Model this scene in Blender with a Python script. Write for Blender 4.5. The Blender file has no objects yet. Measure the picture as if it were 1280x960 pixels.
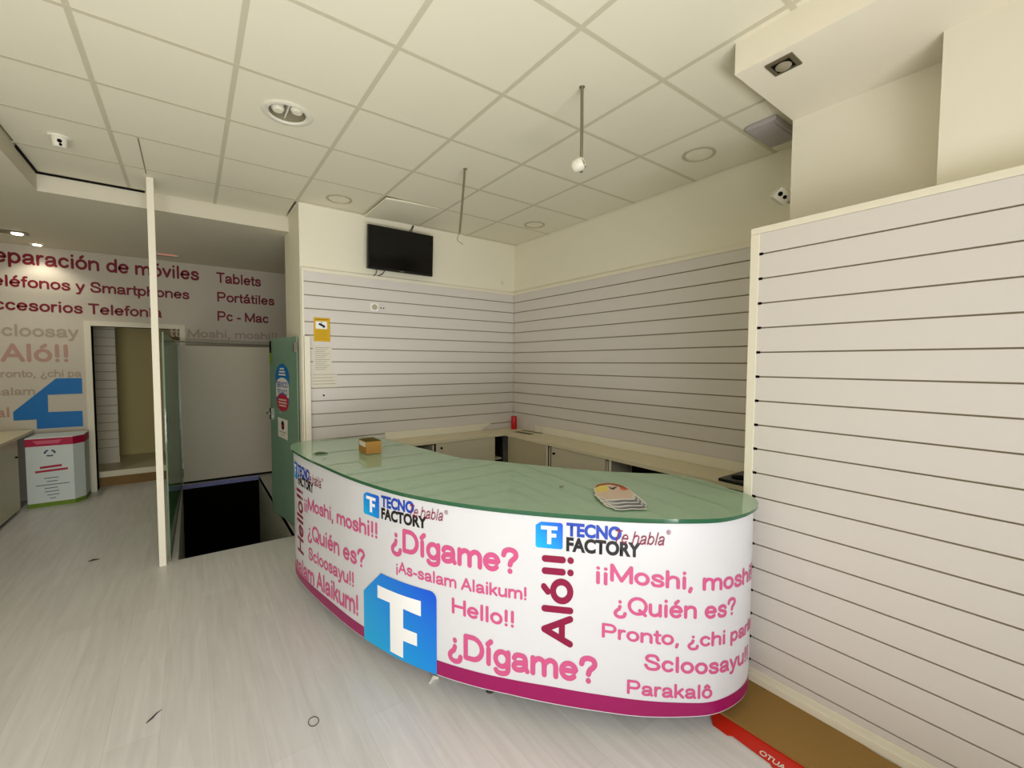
import bpy, bmesh, math, random
from mathutils import Vector, Matrix
random.seed(4)
sc = bpy.context.scene
COL = sc.collection
PI = math.pi

# ------------------------------------------------------------------ camera
def view_axes(a, b, c):
    f = Vector((math.sin(a)*math.cos(b), math.cos(a)*math.cos(b), math.sin(b)))
    r = Vector((math.cos(a), -math.sin(a), 0)); u = r.cross(f)
    return r*math.cos(c)+u*math.sin(c), -r*math.sin(c)+u*math.cos(c), f
r_, u_, f_ = view_axes(.6351, -.0474, .0041)
cd = bpy.data.cameras.new('camera'); cam = bpy.data.objects.new('camera', cd); COL.objects.link(cam)
cd.sensor_width = 36; cd.lens = 36*545.8/1280; cd.clip_start = .05
cam.matrix_world = Matrix(((r_.x, u_.x, -f_.x, -.8223), (r_.y, u_.y, -f_.y, -2.0273), (r_.z, u_.z, -f_.z, 1.70), (0, 0, 0, 1)))
sc.camera = cam
# ------------------------------------------------------------------ light, world, exposure
w = bpy.data.worlds.new('world'); sc.world = w; w.use_nodes = True
w.node_tree.nodes['Background'].inputs[0].default_value = (.85, .92, 1, 1)
w.node_tree.nodes['Background'].inputs[1].default_value = .4
def area(name, loc, rot, sx, sy, power, color, spread=PI):
    l = bpy.data.lights.new(name, 'AREA'); l.shape = 'RECTANGLE'; l.size = sx; l.size_y = sy
    l.energy = power; l.color = color; l.spread = spread
    o = bpy.data.objects.new(name, l); COL.objects.link(o); o.location = loc; o.rotation_euler = rot
    return o
area('shopfront_daylight', (-1.35, -3.46, 1.75), (math.radians(62), 0, 0), 3.0, 2.2, 33, (.985, .985, 1), math.radians(105))
area('pavement_daylight', (-1.2, -3.6, .4), (math.radians(128), 0, 0), 3.2, .8, 96, (1, .985, .97), math.radians(125))
def spot(name, loc, power, angle, color=(1, .93, .8)):
    l = bpy.data.lights.new(name, 'SPOT'); l.energy = power; l.spot_size = angle; l.spot_blend = .6; l.color = color
    l.shadow_soft_size = .04
    o = bpy.data.objects.new(name, l); COL.objects.link(o); o.location = loc
    return o
sc.view_settings.view_transform = 'Standard'; sc.view_settings.look = 'None'
sc.view_settings.gamma = 1; sc.view_settings.use_curve_mapping = False
sc.view_settings.exposure = 0.0

# ------------------------------------------------------------------ materials
def lin(c):
    return tuple((x/255/12.92 if x/255 <= .04045 else ((x/255+.055)/1.055)**2.4) for x in c)+(1,)
def mat(name, rgb, rough=.6, spec=.4, noise=0, scale=6, metal=0, bump=0, coat=0):
    m = bpy.data.materials.new(name); m.use_nodes = True; nt = m.node_tree; b = nt.nodes['Principled BSDF']
    c = lin(rgb); b.inputs['Base Color'].default_value = c; b.inputs['Roughness'].default_value = rough
    b.inputs['Specular IOR Level'].default_value = spec; b.inputs['Metallic'].default_value = metal
    b.inputs['Coat Weight'].default_value = coat; b.inputs['Coat Roughness'].default_value = .03
    if noise or bump:
        tc = nt.nodes.new('ShaderNodeTexCoord'); n = nt.nodes.new('ShaderNodeTexNoise')
        n.inputs['Scale'].default_value = scale; n.inputs['Detail'].default_value = 6
        nt.links.new(tc.outputs['Object'], n.inputs['Vector'])
        if noise:
            mx = nt.nodes.new('ShaderNodeMix'); mx.data_type = 'RGBA'
            mx.inputs[6].default_value = tuple(x*(1-noise) for x in c[:3])+(1,)
            mx.inputs[7].default_value = tuple(min(1, x*(1+noise)) for x in c[:3])+(1,)
            nt.links.new(n.outputs['Fac'], mx.inputs[0]); nt.links.new(mx.outputs[2], b.inputs['Base Color'])
        if bump:
            bp = nt.nodes.new('ShaderNodeBump'); bp.inputs['Strength'].default_value = bump; bp.inputs['Distance'].default_value = .01
            nt.links.new(n.outputs['Fac'], bp.inputs['Height']); nt.links.new(bp.outputs['Normal'], b.inputs['Normal'])
    return m
def emis(name, rgb, strength):
    m = mat(name, rgb); b = m.node_tree.nodes['Principled BSDF']
    b.inputs['Emission Color'].default_value = lin(rgb); b.inputs['Emission Strength'].default_value = strength
    return m
def glass_mat(name, rgb, alpha, rough=.08):
    # tinted frosted pane: part of the light passes straight through, the rest is tinted body colour with gloss
    m = mat(name, rgb, rough, .5); nt = m.node_tree; b = nt.nodes['Principled BSDF']
    t = nt.nodes.new('ShaderNodeBsdfTransparent'); t.inputs[0].default_value = lin((150, 190, 160))
    mx = nt.nodes.new('ShaderNodeMixShader'); mx.inputs[0].default_value = alpha
    nt.links.new(t.outputs[0], mx.inputs[1]); nt.links.new(b.outputs[0], mx.inputs[2])
    nt.links.new(mx.outputs[0], nt.nodes['Material Output'].inputs[0])
    return m
M = dict(
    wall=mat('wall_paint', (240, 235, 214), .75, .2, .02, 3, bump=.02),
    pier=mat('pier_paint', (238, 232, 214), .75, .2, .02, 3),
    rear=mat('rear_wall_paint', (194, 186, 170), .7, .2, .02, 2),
    tile=mat('ceiling_tile_board', (236, 231, 210), .9, .1, .02, 2, bump=.05),
    grid=mat('ceiling_grid_metal', (208, 202, 178), .6, .2),  # white T-bars coloured greyer, their shade put into the colour
    lowceil=mat('plaster_ceiling', (218, 212, 192), .8, .1, .02, 2),
    slat=mat('white_melamine_slat', (222, 216, 210), .35, .35, .015, 1.2),
    groove=mat('groove_aluminium', (150, 138, 114), .5, .3),
    trim=mat('cream_trim', (238, 232, 212), .5, .3),
    white=mat('white_lacquer', (226, 224, 220), .35, .4),
    print_=mat('white_vinyl_print', (213, 213, 216), .3, .4, .01, 2),
    magenta=mat('magenta_vinyl', (150, 12, 88), .35, .4),
    pink=mat('pink_vinyl', (202, 86, 134), .4, .3),
    wine=mat('wine_red_vinyl', (136, 16, 60), .4, .3),
    tblue=mat('royal_blue_vinyl', (36, 70, 176), .4, .3),
    black=mat('black_vinyl', (28, 26, 28), .4, .3),
    logow=mat('logo_white_vinyl', (245, 245, 245), .4, .3),
    signred=mat('dark_red_vinyl', (116, 12, 32), .5, .3),
    faded=mat('faded_pink_vinyl', (176, 140, 126), .6, .2),
    faded2=mat('faded_grey_vinyl', (165, 150, 134), .6, .2),
    cyanF=mat('blue_vinyl', (0, 104, 172), .5, .3),
    gtop=mat('green_back_painted_glass', (156, 188, 158), .03, .9, .03, 3),
    gedge=mat('glass_edge_green', (40, 92, 62), .08, .6),
    board=mat('white_top_board', (214, 214, 206), .5, .3),
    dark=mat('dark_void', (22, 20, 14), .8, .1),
    darker=mat('stairwell_painted_shade', (14, 13, 9), .95, .02),  # unlit depth of the stairwell put in as a near-black colour
    cab=mat('cabinet_melamine', (205, 196, 172), .45, .3),
    cabin=mat('cabinet_inside_shade', (34, 30, 21), .7, .1),  # insides coloured near-black to hold the shade of the cabinet openings
    worktop=mat('worktop_cream', (222, 212, 180), .4, .35),
    tvb=mat('tv_black_plastic', (12, 12, 12), .35, .4),
    tvs=mat('tv_screen', (4, 4, 5), .12, .4),
    metal=mat('brushed_metal', (150, 146, 136), .35, .5, metal=.8),
    rod=mat('rod_grey_metal', (128, 120, 96), .4, .4, metal=.3),
    plast=mat('white_plastic', (228, 224, 208), .4, .4),
    greyp=mat('grey_plastic', (176, 170, 170), .5, .3),
    hole=mat('black_hole', (8, 8, 8), .7, .1),
    spotf=mat('spot_frame_bronze', (112, 104, 82), .4, .4, metal=.4),
    card=mat('cardboard', (176, 132, 70), .85, .1, .08, 8),
    cardtop=mat('cardboard_shaded', (98, 84, 40), .85, .1),  # darker copy of the cardboard, shade painted onto the box top
    kraft=mat('brown_kraft_board', (150, 118, 66), .85, .1, .05, 4),
    red=mat('red_carton', (198, 36, 14), .4, .4, .06, 10),
    canred=mat('red_can', (200, 16, 20), .3, .5),
    yellow=mat('yellow_sign', (214, 172, 24), .5, .3),
    paper=mat('white_paper', (222, 216, 200), .7, .2),
    ink=mat('grey_ink', (150, 142, 128), .7, .1),
    ink2=mat('red_ink', (178, 60, 70), .7, .1),
    ink3=mat('blue_grey_ink', (110, 130, 140), .7, .1),
    green=mat('green_print', (112, 140, 44), .6, .2),
    carton=mat('white_carton', (214, 220, 214), .6, .2, .02, 5),
    crim=mat('crimson_print', (176, 14, 60), .5, .3),
    steelb=mat('sticker_blue', (20, 110, 178), .4, .3),
    stred=mat('sticker_red', (190, 36, 70), .4, .3),
    brown=mat('brown_print', (150, 76, 30), .5, .3),
    peach=mat('peach_print', (214, 190, 170), .5, .3),
    ylw=mat('pale_yellow_print', (226, 206, 110), .5, .3),
    orange=mat('salmon_print', (214, 92, 66), .5, .3),
    lgrey=mat('light_grey_print', (166, 168, 172), .5, .3),
    cardgreen=mat('dark_green_card', (70, 84, 48), .5, .3),
    rubber=mat('dark_rubber', (60, 56, 50), .6, .2),
    wood=mat('brown_wood', (128, 98, 54), .6, .2, .15, 9),
    bluee=mat('bluish_edge', (120, 124, 170), .5, .3),
    lamp=emis('lit_lamp', (255, 240, 215), 14),
    exitl=emis('dim_red_lamp', (226, 150, 126), .18),
    doorg=glass_mat('frosted_green_glass', (128, 160, 136), .9, .25),
    partg=glass_mat('clear_green_glass', (140, 168, 130), .55, .08),
    slate=mat('slate_print', (110, 114, 120), .5, .3),
    rimg=mat('ring_rim', (186, 178, 150), .5, .3),
    opal=mat('opal_diffuser', (236, 230, 208), .5, .3),
)
# gradient badge
def grad_mat():
    m = mat('badge_gradient', (0, 140, 230), .35, .4); nt = m.node_tree
    tc = nt.nodes.new('ShaderNodeTexCoord'); sp = nt.nodes.new('ShaderNodeSeparateXYZ')
    uv = nt.nodes.new('ShaderNodeUVMap'); uv.uv_map = 'badge'
    nt.links.new(uv.outputs[0], sp.inputs[0])
    ad = nt.nodes.new('ShaderNodeMath'); ad.operation = 'ADD'
    nt.links.new(sp.outputs[0], ad.inputs[0]); nt.links.new(sp.outputs[1], ad.inputs[1])
    ml = nt.nodes.new('ShaderNodeMath'); ml.operation = 'MULTIPLY'; ml.inputs[1].default_value = .5
    nt.links.new(ad.outputs[0], ml.inputs[0])
    cr = nt.nodes.new('ShaderNodeValToRGB')
    cr.color_ramp.elements[0].color = lin((0, 176, 232)); cr.color_ramp.elements[1].color = lin((16, 78, 214))
    nt.links.new(ml.outputs[0], cr.inputs[0]); nt.links.new(cr.outputs[0], nt.nodes['Principled BSDF'].inputs['Base Color'])
    return m
M['badge'] = grad_mat()
# laminate floor: planks along y
def floor_mat():
    m = mat('grey_oak_laminate', (190, 184, 172), .32, .4); nt = m.node_tree; b = nt.nodes['Principled BSDF']
    tc = nt.nodes.new('ShaderNodeTexCoord'); mp = nt.nodes.new('ShaderNodeMapping'); mp.inputs['Rotation'].default_value = (0, 0, PI/2)
    nt.links.new(tc.outputs['Object'], mp.inputs[0])
    br = nt.nodes.new('ShaderNodeTexBrick'); br.inputs['Scale'].default_value = 1
    br.inputs['Brick Width'].default_value = 1.3; br.inputs['Row Height'].default_value = .195
    br.inputs['Mortar Size'].default_value = .0012; br.offset = .37; br.inputs['Mortar Smooth'].default_value = .2
    br.inputs['Color1'].default_value = lin((222, 220, 217)); br.inputs['Color2'].default_value = lin((214, 212, 208)); br.inputs['Mortar'].default_value = lin((204, 200, 193))
    nt.links.new(mp.outputs[0], br.inputs['Vector'])
    m2 = nt.nodes.new('ShaderNodeMapping'); m2.inputs['Scale'].default_value = (14, .9, 1); nt.links.new(tc.outputs['Object'], m2.inputs[0])
    n = nt.nodes.new('ShaderNodeTexNoise'); n.inputs['Scale'].default_value = 2.2; n.inputs['Detail'].default_value = 8; n.inputs['Distortion'].default_value = .6
    nt.links.new(m2.outputs[0], n.inputs['Vector'])
    cr = nt.nodes.new('ShaderNodeValToRGB'); cr.color_ramp.elements[0].position = .3; cr.color_ramp.elements[1].position = .72
    cr.color_ramp.elements[0].color = (.88, .875, .865, 1); cr.color_ramp.elements[1].color = (1.06, 1.06, 1.06, 1)
    nt.links.new(n.outputs['Fac'], cr.inputs[0])
    mx = nt.nodes.new('ShaderNodeMix'); mx.data_type = 'RGBA'; mx.blend_type = 'MULTIPLY'; mx.inputs[0].default_value = .8
    nt.links.new(br.outputs['Color'], mx.inputs[6]); nt.links.new(cr.outputs[0], mx.inputs[7]); nt.links.new(mx.outputs[2], b.inputs['Base Color'])
    bp = nt.nodes.new('ShaderNodeBump'); bp.inputs['Strength'].default_value = .05; nt.links.new(n.outputs['Fac'], bp.inputs['Height']); nt.links.new(bp.outputs[0], b.inputs['Normal'])
    return m
M['floor'] = floor_mat()

# ------------------------------------------------------------------ helpers
class MB:
    def __init__(s): s.bm = bmesh.new()
    def box(s, x0, x1, y0, y1, z0, z1, bevel=0):
        r = bmesh.ops.create_cube(s.bm, size=1); vs = r['verts']
        for v in vs: v.co = Vector(((x0+x1)/2+v.co.x*(x1-x0), (y0+y1)/2+v.co.y*(y1-y0), (z0+z1)/2+v.co.z*(z1-z0)))
        if bevel:
            es = list({e for v in vs for e in v.link_edges})
            bmesh.ops.bevel(s.bm, geom=es, offset=bevel, segments=2, affect='EDGES', profile=.6)
        return s
    def prism(s, pts, z0, z1):
        f = []
        a = [s.bm.verts.new((p[0], p[1], z0)) for p in pts]; b = [s.bm.verts.new((p[0], p[1], z1)) for p in pts]
        n = len(pts)
        s.bm.faces.new(a[::-1]); s.bm.faces.new(b)
        for i in range(n): s.bm.faces.new((a[i], a[(i+1) % n], b[(i+1) % n], b[i]))
        return s
    def plate(s, pts, o, ux, uy, d, thick):
        """polygon pts (u,v) on a plane at o spanned by ux, uy, extruded along d"""
        o, ux, uy, d = map(Vector, (o, ux, uy, d))
        a = [s.bm.verts.new(o+ux*p[0]+uy*p[1]) for p in pts]; b = [s.bm.verts.new(v.co+d*thick) for v in a]
        n = len(pts); s.bm.faces.new(a); s.bm.faces.new(b[::-1])
        for i in range(n): s.bm.faces.new((a[i], a[(i+1) % n], b[(i+1) % n], b[i]))
        return s
    def tube(s, pts, rad, seg=10, caps=True):
        pts = [Vector(p) for p in pts]; rings = []
        for i, p in enumerate(pts):
            t = (pts[min(i+1, len(pts)-1)]-pts[max(i-1, 0)]).normalized()
            a = t.orthogonal().normalized()
            if i:   # keep frame steady
                a = (prev-t*prev.dot(t)).normalized()
            prev = a; b = t.cross(a); rr = rad[i] if isinstance(rad, (list, tuple)) else rad
            rings.append([s.bm.verts.new(p+(a*math.cos(k*2*PI/seg)+b*math.sin(k*2*PI/seg))*rr) for k in range(seg)])
        for i in range(len(rings)-1):
            for k in range(seg):
                s.bm.faces.new((rings[i][k], rings[i][(k+1) % seg], rings[i+1][(k+1) % seg], rings[i+1][k]))
        if caps: s.bm.faces.new(rings[0][::-1]); s.bm.faces.new(rings[-1])
        return s
    def lathe(s, prof, c, seg=32, axis=Vector((0, 0, 1))):
        """profile (r, h) around axis through c"""
        axis = Vector(axis).normalized(); a = axis.orthogonal().normalized(); b = axis.cross(a); c = Vector(c); rings = []
        for (r, h) in prof:
            if r < 1e-5: rings.append([s.bm.verts.new(c+axis*h)])
            else: rings.append([s.bm.verts.new(c+axis*h+(a*math.cos(k*2*PI/seg)+b*math.sin(k*2*PI/seg))*r) for k in range(seg)])
        for i in range(len(rings)-1):
            A, B = rings[i], rings[i+1]
            for k in range(seg):
                q = [A[k % len(A)], A[(k+1) % len(A)], B[(k+1) % len(B)], B[k % len(B)]]
                q = list(dict.fromkeys(q))
                if len(q) > 2: s.bm.faces.new(q)
        return s
    def build(s, name, m, parent=None, smooth=False, fn=None):
        me = bpy.data.meshes.new(name)
        bmesh.ops.recalc_face_normals(s.bm, faces=s.bm.faces)
        if parent:
            inv = root_matrix(parent).inverted(); s.bm.transform(inv)
        s.bm.to_mesh(me); s.bm.free()
        o = bpy.data.objects.new(name, me); COL.objects.link(o)
        for mm in (m if isinstance(m, (list, tuple)) else [m]): me.materials.append(mm)
        if parent: o.parent = parent
        if smooth:
            for p in me.polygons: p.use_smooth = True
            try: me.set_sharp_from_angle(angle=math.radians(35))
            except Exception: pass
        return o
def root_matrix(o):
    m = o.matrix_basis.copy(); p = o.parent
    while p: m = p.matrix_basis @ m; p = p.parent
    return m
def thing(name, loc, label, cat, group=None):
    o = bpy.data.objects.new(name, None); COL.objects.link(o); o.location = loc; o.empty_display_size = .1
    return tag(o, label, cat, group)
def tag(o, label, cat, group=None):
    o['label'] = label; o['category'] = cat
    if group: o['group'] = group
    return o
def struct(o): o['kind'] = 'structure'; return o
def lbl(o, label): o['label'] = label; return o

# ------------------------------------------------------------------ lettering
def raw_text(body, bold=.0, shear=0):
    c = bpy.data.curves.new('t', 'FONT'); c.body = body; c.size = 1; c.offset = bold; c.shear = shear; c.resolution_u = 4
    o = bpy.data.objects.new('t', c); COL.objects.link(o)
    dg = bpy.context.evaluated_depsgraph_get()
    me = bpy.data.meshes.new_from_object(o.evaluated_get(dg))
    bpy.data.objects.remove(o); bpy.data.curves.remove(c)
    return me
def ext(body, bold=0, shear=0):
    me = raw_text(body, bold, shear); xs = [v.co.x for v in me.vertices]; ys = [v.co.y for v in me.vertices]
    r = (min(xs), max(xs), min(ys), max(ys)); bpy.data.meshes.remove(me); return r
CAP = ext('H')[3]
def lettering(name, body, fn, u0, u1, z0, cap, m, parent=None, bold=.02, slope=0, pre=None, shear=0, cut=0, thick=0, umax=None, vertical=False):
    """set body between u0 and u1 (or, with pre, so that the end of prefix pre sits at u0), baseline z0, map through fn(u, v)"""
    me = raw_text(body, bold, shear); e = ext(body, bold, shear)
    a = e[0] if pre is None else ext(pre, bold, shear)[1]
    k = (u1-u0)/(e[1]-a); bm = bmesh.new(); bm.from_mesh(me); bpy.data.meshes.remove(me)
    for v in bm.verts:
        u = (v.co.x-a)*k; h = v.co.y/CAP*cap
        v.co = Vector((u0+u, z0+slope*u+h, 0)) if not vertical else Vector((vertical-h, z0+u, 0))
    if cut:
        xs = [v.co.x for v in bm.verts]; x = min(xs)+cut
        while x < max(xs):
            bmesh.ops.bisect_plane(bm, geom=bm.verts[:]+bm.edges[:]+bm.faces[:], plane_co=(x, 0, 0), plane_no=(1, 0, 0)); x += cut
    if umax is not None:
        bmesh.ops.bisect_plane(bm, geom=bm.verts[:]+bm.edges[:]+bm.faces[:], plane_co=(umax, 0, 0), plane_no=(1, 0, 0), clear_outer=True)
    for v in bm.verts: v.co = fn(v.co.x, v.co.y)
    mb = MB(); mb.bm.free(); mb.bm = bm
    return mb.build(name, m, parent)
def poly_on(name, pts, fn, m, parent=None, cut=.02, uv=False):
    bm = bmesh.new(); bm.faces.new([bm.verts.new((p[0], p[1], 0)) for p in pts])
    xs = [p[0] for p in pts]; ys = [p[1] for p in pts]; x = min(xs)+cut
    while cut and x < max(xs):
        bmesh.ops.bisect_plane(bm, geom=bm.verts[:]+bm.edges[:]+bm.faces[:], plane_co=(x, 0, 0), plane_no=(1, 0, 0)); x += cut
    if uv:
        L = bm.loops.layers.uv.new('badge')
        for f in bm.faces:
            for l in f.loops: l[L].uv = ((l.vert.co.x-min(xs))/(max(xs)-min(xs)), (l.vert.co.y-min(ys))/(max(ys)-min(ys)))
    for v in bm.verts: v.co = fn(v.co.x, v.co.y)
    mb = MB(); mb.bm.free(); mb.bm = bm
    return mb.build(name, m, parent)

def catmull(P, n):
    P = [Vector(p) for p in P]; P = [2*P[0]-P[1]]+P+[2*P[-1]-P[-2]]; out = []
    for i in range(1, len(P)-2):
        a, b, c_, d_ = P[i-1:i+3]
        for k in range(n):
            t = k/n; out.append(.5*(2*b+(c_-a)*t+(2*a-5*b+4*c_-d_)*t*t+(3*b-a-3*c_+d_)*t**3))
    return out+[P[-2]]
# monoline round lettering: every glyph is a set of centre-line strokes, capital height 1
def _arc(cx, cy, rx, ry, a0, a1, n=18): return [(cx+rx*math.cos(a0+(a1-a0)*i/n), cy+ry*math.sin(a0+(a1-a0)*i/n)) for i in range(n+1)]
def _cr(P, n=5): return [(p.x, p.y) for p in catmull(P, n)]
def _glyphs():
    G = {}; O = _arc(.39, .36, .28, .285, 0, 2*PI, 26)
    arch = lambda x0, x1, yb=.07: _cr([(x0, .40), (x0+.05, .53), (x0+(x1-x0)*.5, .648), (x1-.05, .58), (x1, .42)])+[(x1, yb)]
    G['o'] = (.78, [O]); G['c'] = (.71, [_arc(.375, .36, .265, .285, .7, 2*PI-.7)])
    G['e'] = (.78, [[(.12, .37), (.665, .37)]+_arc(.39, .36, .277, .285, .05, 2*PI-.75)])
    G['a'] = (.78, [_cr([(.13, .50), (.2, .61), (.36, .648), (.54, .61), (.60, .48)])+[(.60, .22), (.63, .12), (.67, .07)], _cr([(.60, .40), (.42, .36), (.22, .32), (.12, .21), (.17, .10), (.30, .07), (.47, .11), (.60, .24)])])
    B = _arc(.39, .36, .265, .285, 0, 2*PI, 24)
    G['b'] = (.78, [[(.12, .07), (.12, .93)], B]); G['d'] = (.78, [[(.66, .07), (.66, .93)], B]); G['p'] = (.78, [[(.12, -.2), (.12, .65)], B])
    G['g'] = (.78, [B, [(.66, .65), (.66, .02)]+_cr([(.66, .02), (.61, -.13), (.41, -.205), (.22, -.18), (.14, -.10)])])
    G['h'] = (.78, [[(.12, .07), (.12, .93)], arch(.12, .64)]); G['n'] = (.78, [[(.12, .07), (.12, .65)], arch(.12, .64)])
    G['m'] = (1.16, [[(.12, .07), (.12, .65)], arch(.12, .58), arch(.58, 1.04)])
    G['r'] = (.49, [[(.12, .07), (.12, .65)], _cr([(.12, .40), (.17, .54), (.28, .64), (.40, .645)])])
    G['u'] = (.78, [[(.64, .07), (.64, .65)], [(.12, .65), (.12, .30)]+_cr([(.12, .30), (.17, .14), (.36, .07), (.58, .18), (.64, .32)])])
    G['i'] = (.32, [[(.16, .07), (.16, .65)], [(.16, .90), (.16, .92)]]); G['l'] = (.32, [[(.16, .07), (.16, .93)]]); G['j'] = G['i']
    G['k'] = (.70, [[(.12, .07), (.12, .93)], [(.56, .65), (.14, .27)], [(.29, .40), (.60, .07)]])
    G['s'] = (.70, [_cr([(.57, .52), (.49, .62), (.34, .65), (.18, .60), (.15, .49), (.24, .41), (.40, .36), (.54, .30), (.59, .20), (.51, .10), (.35, .07), (.18, .10), (.11, .21)])])
    G['t'] = (.42, [[(.20, .86), (.20, .22)]+_cr([(.20, .22), (.23, .10), (.35, .07)]), [(.07, .63), (.36, .63)]])
    G['f'] = (.42, [_cr([(.39, .92), (.29, .925), (.21, .87), (.20, .76)])+[(.20, .07)], [(.07, .63), (.36, .63)]])
    G['v'] = (.68, [[(.09, .65), (.34, .08)], [(.34, .08), (.59, .65)]])
    G['y'] = (.70, [[(.09, .65), (.35, .08)], _cr([(.61, .65), (.48, .34), (.35, .04), (.27, -.14), (.19, -.20), (.10, -.19)])])
    G['A'] = (.92, [[(.09, .07), (.46, .93)], [(.46, .93), (.83, .07)], [(.21, .34), (.71, .34)]])
    G['D'] = (1.0, [[(.13, .07), (.13, .93)], [(.13, .93), (.42, .93)]+_arc(.44, .5, .43, .43, PI/2, -PI/2)+[(.13, .07)]])
    G['H'] = (1.0, [[(.13, .07), (.13, .93)], [(.87, .07), (.87, .93)], [(.13, .51), (.87, .51)]])
    G['M'] = (1.14, [[(.12, .07), (.12, .93)], [(.12, .93), (.57, .10)], [(.57, .10), (1.02, .93)], [(1.02, .93), (1.02, .07)]])
    PB = [(.13, .93), (.52, .93)]+_arc(.54, .69, .25, .24, PI/2, -PI/2)+[(.13, .45)]
    G['P'] = (.92, [[(.13, .07), (.13, .93)], PB]); G['R'] = (1.0, [[(.13, .07), (.13, .93)], PB, _cr([(.48, .45), (.64, .36), (.76, .2), (.86, .07)])])
    G['Q'] = (1.08, [_arc(.54, .5, .44, .43, 0, 2*PI, 30), [(.64, .28), (.94, .03)]])
    G['S'] = (.92, [_cr([(.76, .70), (.66, .88), (.46, .93), (.24, .88), (.15, .72), (.24, .59), (.46, .52), (.69, .44), (.80, .28), (.69, .12), (.46, .07), (.22, .12), (.11, .30)])])
    G['T'] = (.85, [[(.09, .93), (.76, .93)], [(.425, .93), (.425, .07)]])
    G['!'] = (.36, [[(.18, .93), (.18, .33)], [(.18, .07), (.18, .085)]]); G['¡'] = (.36, [[(.18, -.20), (.18, .38)], [(.18, .64), (.18, .65)]])
    q = [_cr([(.11, .70), (.17, .86), (.36, .93), (.56, .87), (.62, .71), (.54, .58), (.43, .48), (.38, .33)]), [(.38, .07), (.38, .085)]]
    G['?'] = (.76, q); G['¿'] = (.76, [[(.76-x, .72-y) for x, y in s] for s in q])
    G[','] = (.36, [[(.18, .08), (.12, -.12)]]); G['-'] = (.48, [[(.10, .33), (.38, .33)]]); G[' '] = (.36, []); G['U'] = (.98, [[(.12, .93), (.12, .40)]+_arc(.48, .40, .36, .33, PI, 2*PI)+[(.84, .93)]]); G['O'] = (1.08, [_arc(.54, .5, .44, .43, 0, 2*PI, 30)])
    for b_, a_, dx in (('é', 'e', .39), ('ó', 'o', .39), ('á', 'a', .38)): G[b_] = (G[a_][0], G[a_][1]+[[(dx-.04, .82), (dx+.10, .95)]])
    G['í'] = (.34, [[(.16, .07), (.16, .65)], [(.12, .82), (.26, .95)]])
    G['ô'] = (.78, G['o'][1]+[[(.25, .81), (.39, .95)], [(.39, .95), (.53, .81)]])
    return G
GLYPH = _glyphs()
def _layout(body, w, shear=0):
    x = 0; out = []
    for ch in body:
        adv, st = GLYPH[ch]
        for s_ in st: out.append([(x+p[0]+shear*p[1], p[1]) for p in s_])
        x += adv
    xs = [p[0] for s_ in out for p in s_]
    return out, min(xs)-w/2, max(xs)+w/2
def round_lettering(name, body, fn, u0, u1, z0, cap, m, parent=None, slope=0, pre=None, sub=None, vertical=None, umax=None, w=.18, shear=0):
    st, a, b = _layout(body, w, shear)
    if pre is not None: a = _layout(pre, w, shear)[2]
    if sub is not None: b = _layout(sub, w, shear)[2]
    k = (u1-u0)/(b-a); bm = bmesh.new()
    def put(x, y, lev):
        u = (x-a)*k; h = y*cap
        s, z = (u0+u, z0+slope*u+h) if vertical is None else (vertical-h, z0+u)
        return (s, z, lev)
    verts = []
    for lev, s_ in enumerate(st):
        P = [Vector(p) for p in s_]; n = len(P); closed = (P[0]-P[-1]).length < 1e-4
        L, R = [], []
        for i, p in enumerate(P):
            q0 = P[i-1] if i else (P[-2] if closed else p); q1 = P[i+1] if i < n-1 else (P[1] if closed else p)
            t = (q1-q0).normalized(); nn = Vector((-t.y, t.x))
            L.append(p+nn*w/2); R.append(p-nn*w/2)
        V = lambda q: bm.verts.new(put(q.x, q.y, lev))
        l = [V(q) for q in L]; r = [V(q) for q in R]
        for i in range(n-1): bm.faces.new((l[i], r[i], r[i+1], l[i+1]))
        if not closed:
            for p, t, le, re in ((P[0], (P[0]-P[1]).normalized(), l[0], r[0]), (P[-1], (P[-1]-P[-2]).normalized(), r[-1], l[-1])):
                nn = Vector((-t.y, t.x)); c_ = [re]
                for q in range(1, 6): c_.append(V(p+(nn*math.cos(q*PI/6)+t*math.sin(q*PI/6))*w/2))
                bm.faces.new(c_+[le])
    if umax is not None:
        bad = [v for v in bm.verts if v.co.x > umax]; bmesh.ops.delete(bm, geom=bad, context='VERTS')
    for v in bm.verts:
        lev = v.co.z; p = fn(v.co.x, v.co.y); p2 = fn(v.co.x+.001, v.co.y); p3 = fn(v.co.x, v.co.y+.001)
        v.co = p+(p2-p).cross(p3-p).normalized()*(-1 if False else 1)*lev*2e-5
    mb = MB(); mb.bm.free(); mb.bm = bm
    return mb.build(name, m, parent)

# =================================================================== SETTING
HC = 3.176; YB = 2.447; XA = 2.505; YF = -3.3; XL = -3.1; YR = 5.75; ZL = 3.03
# floor with a stairwell opening
wx0, wx1, wy0, wy1 = -.945, -.03, 2.63, 5.46
f = MB()
f.box(XL-.1, 2.7, YF-.2, wy0, -.06, 0).box(XL-.1, wx0, wy0, 9, -.06, 0).box(wx1, 2.7, wy0, 9, -.06, 0).box(wx0, wx1, wy1, 9, -.06, 0)
struct(f.build('floor', M['floor']))
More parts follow.
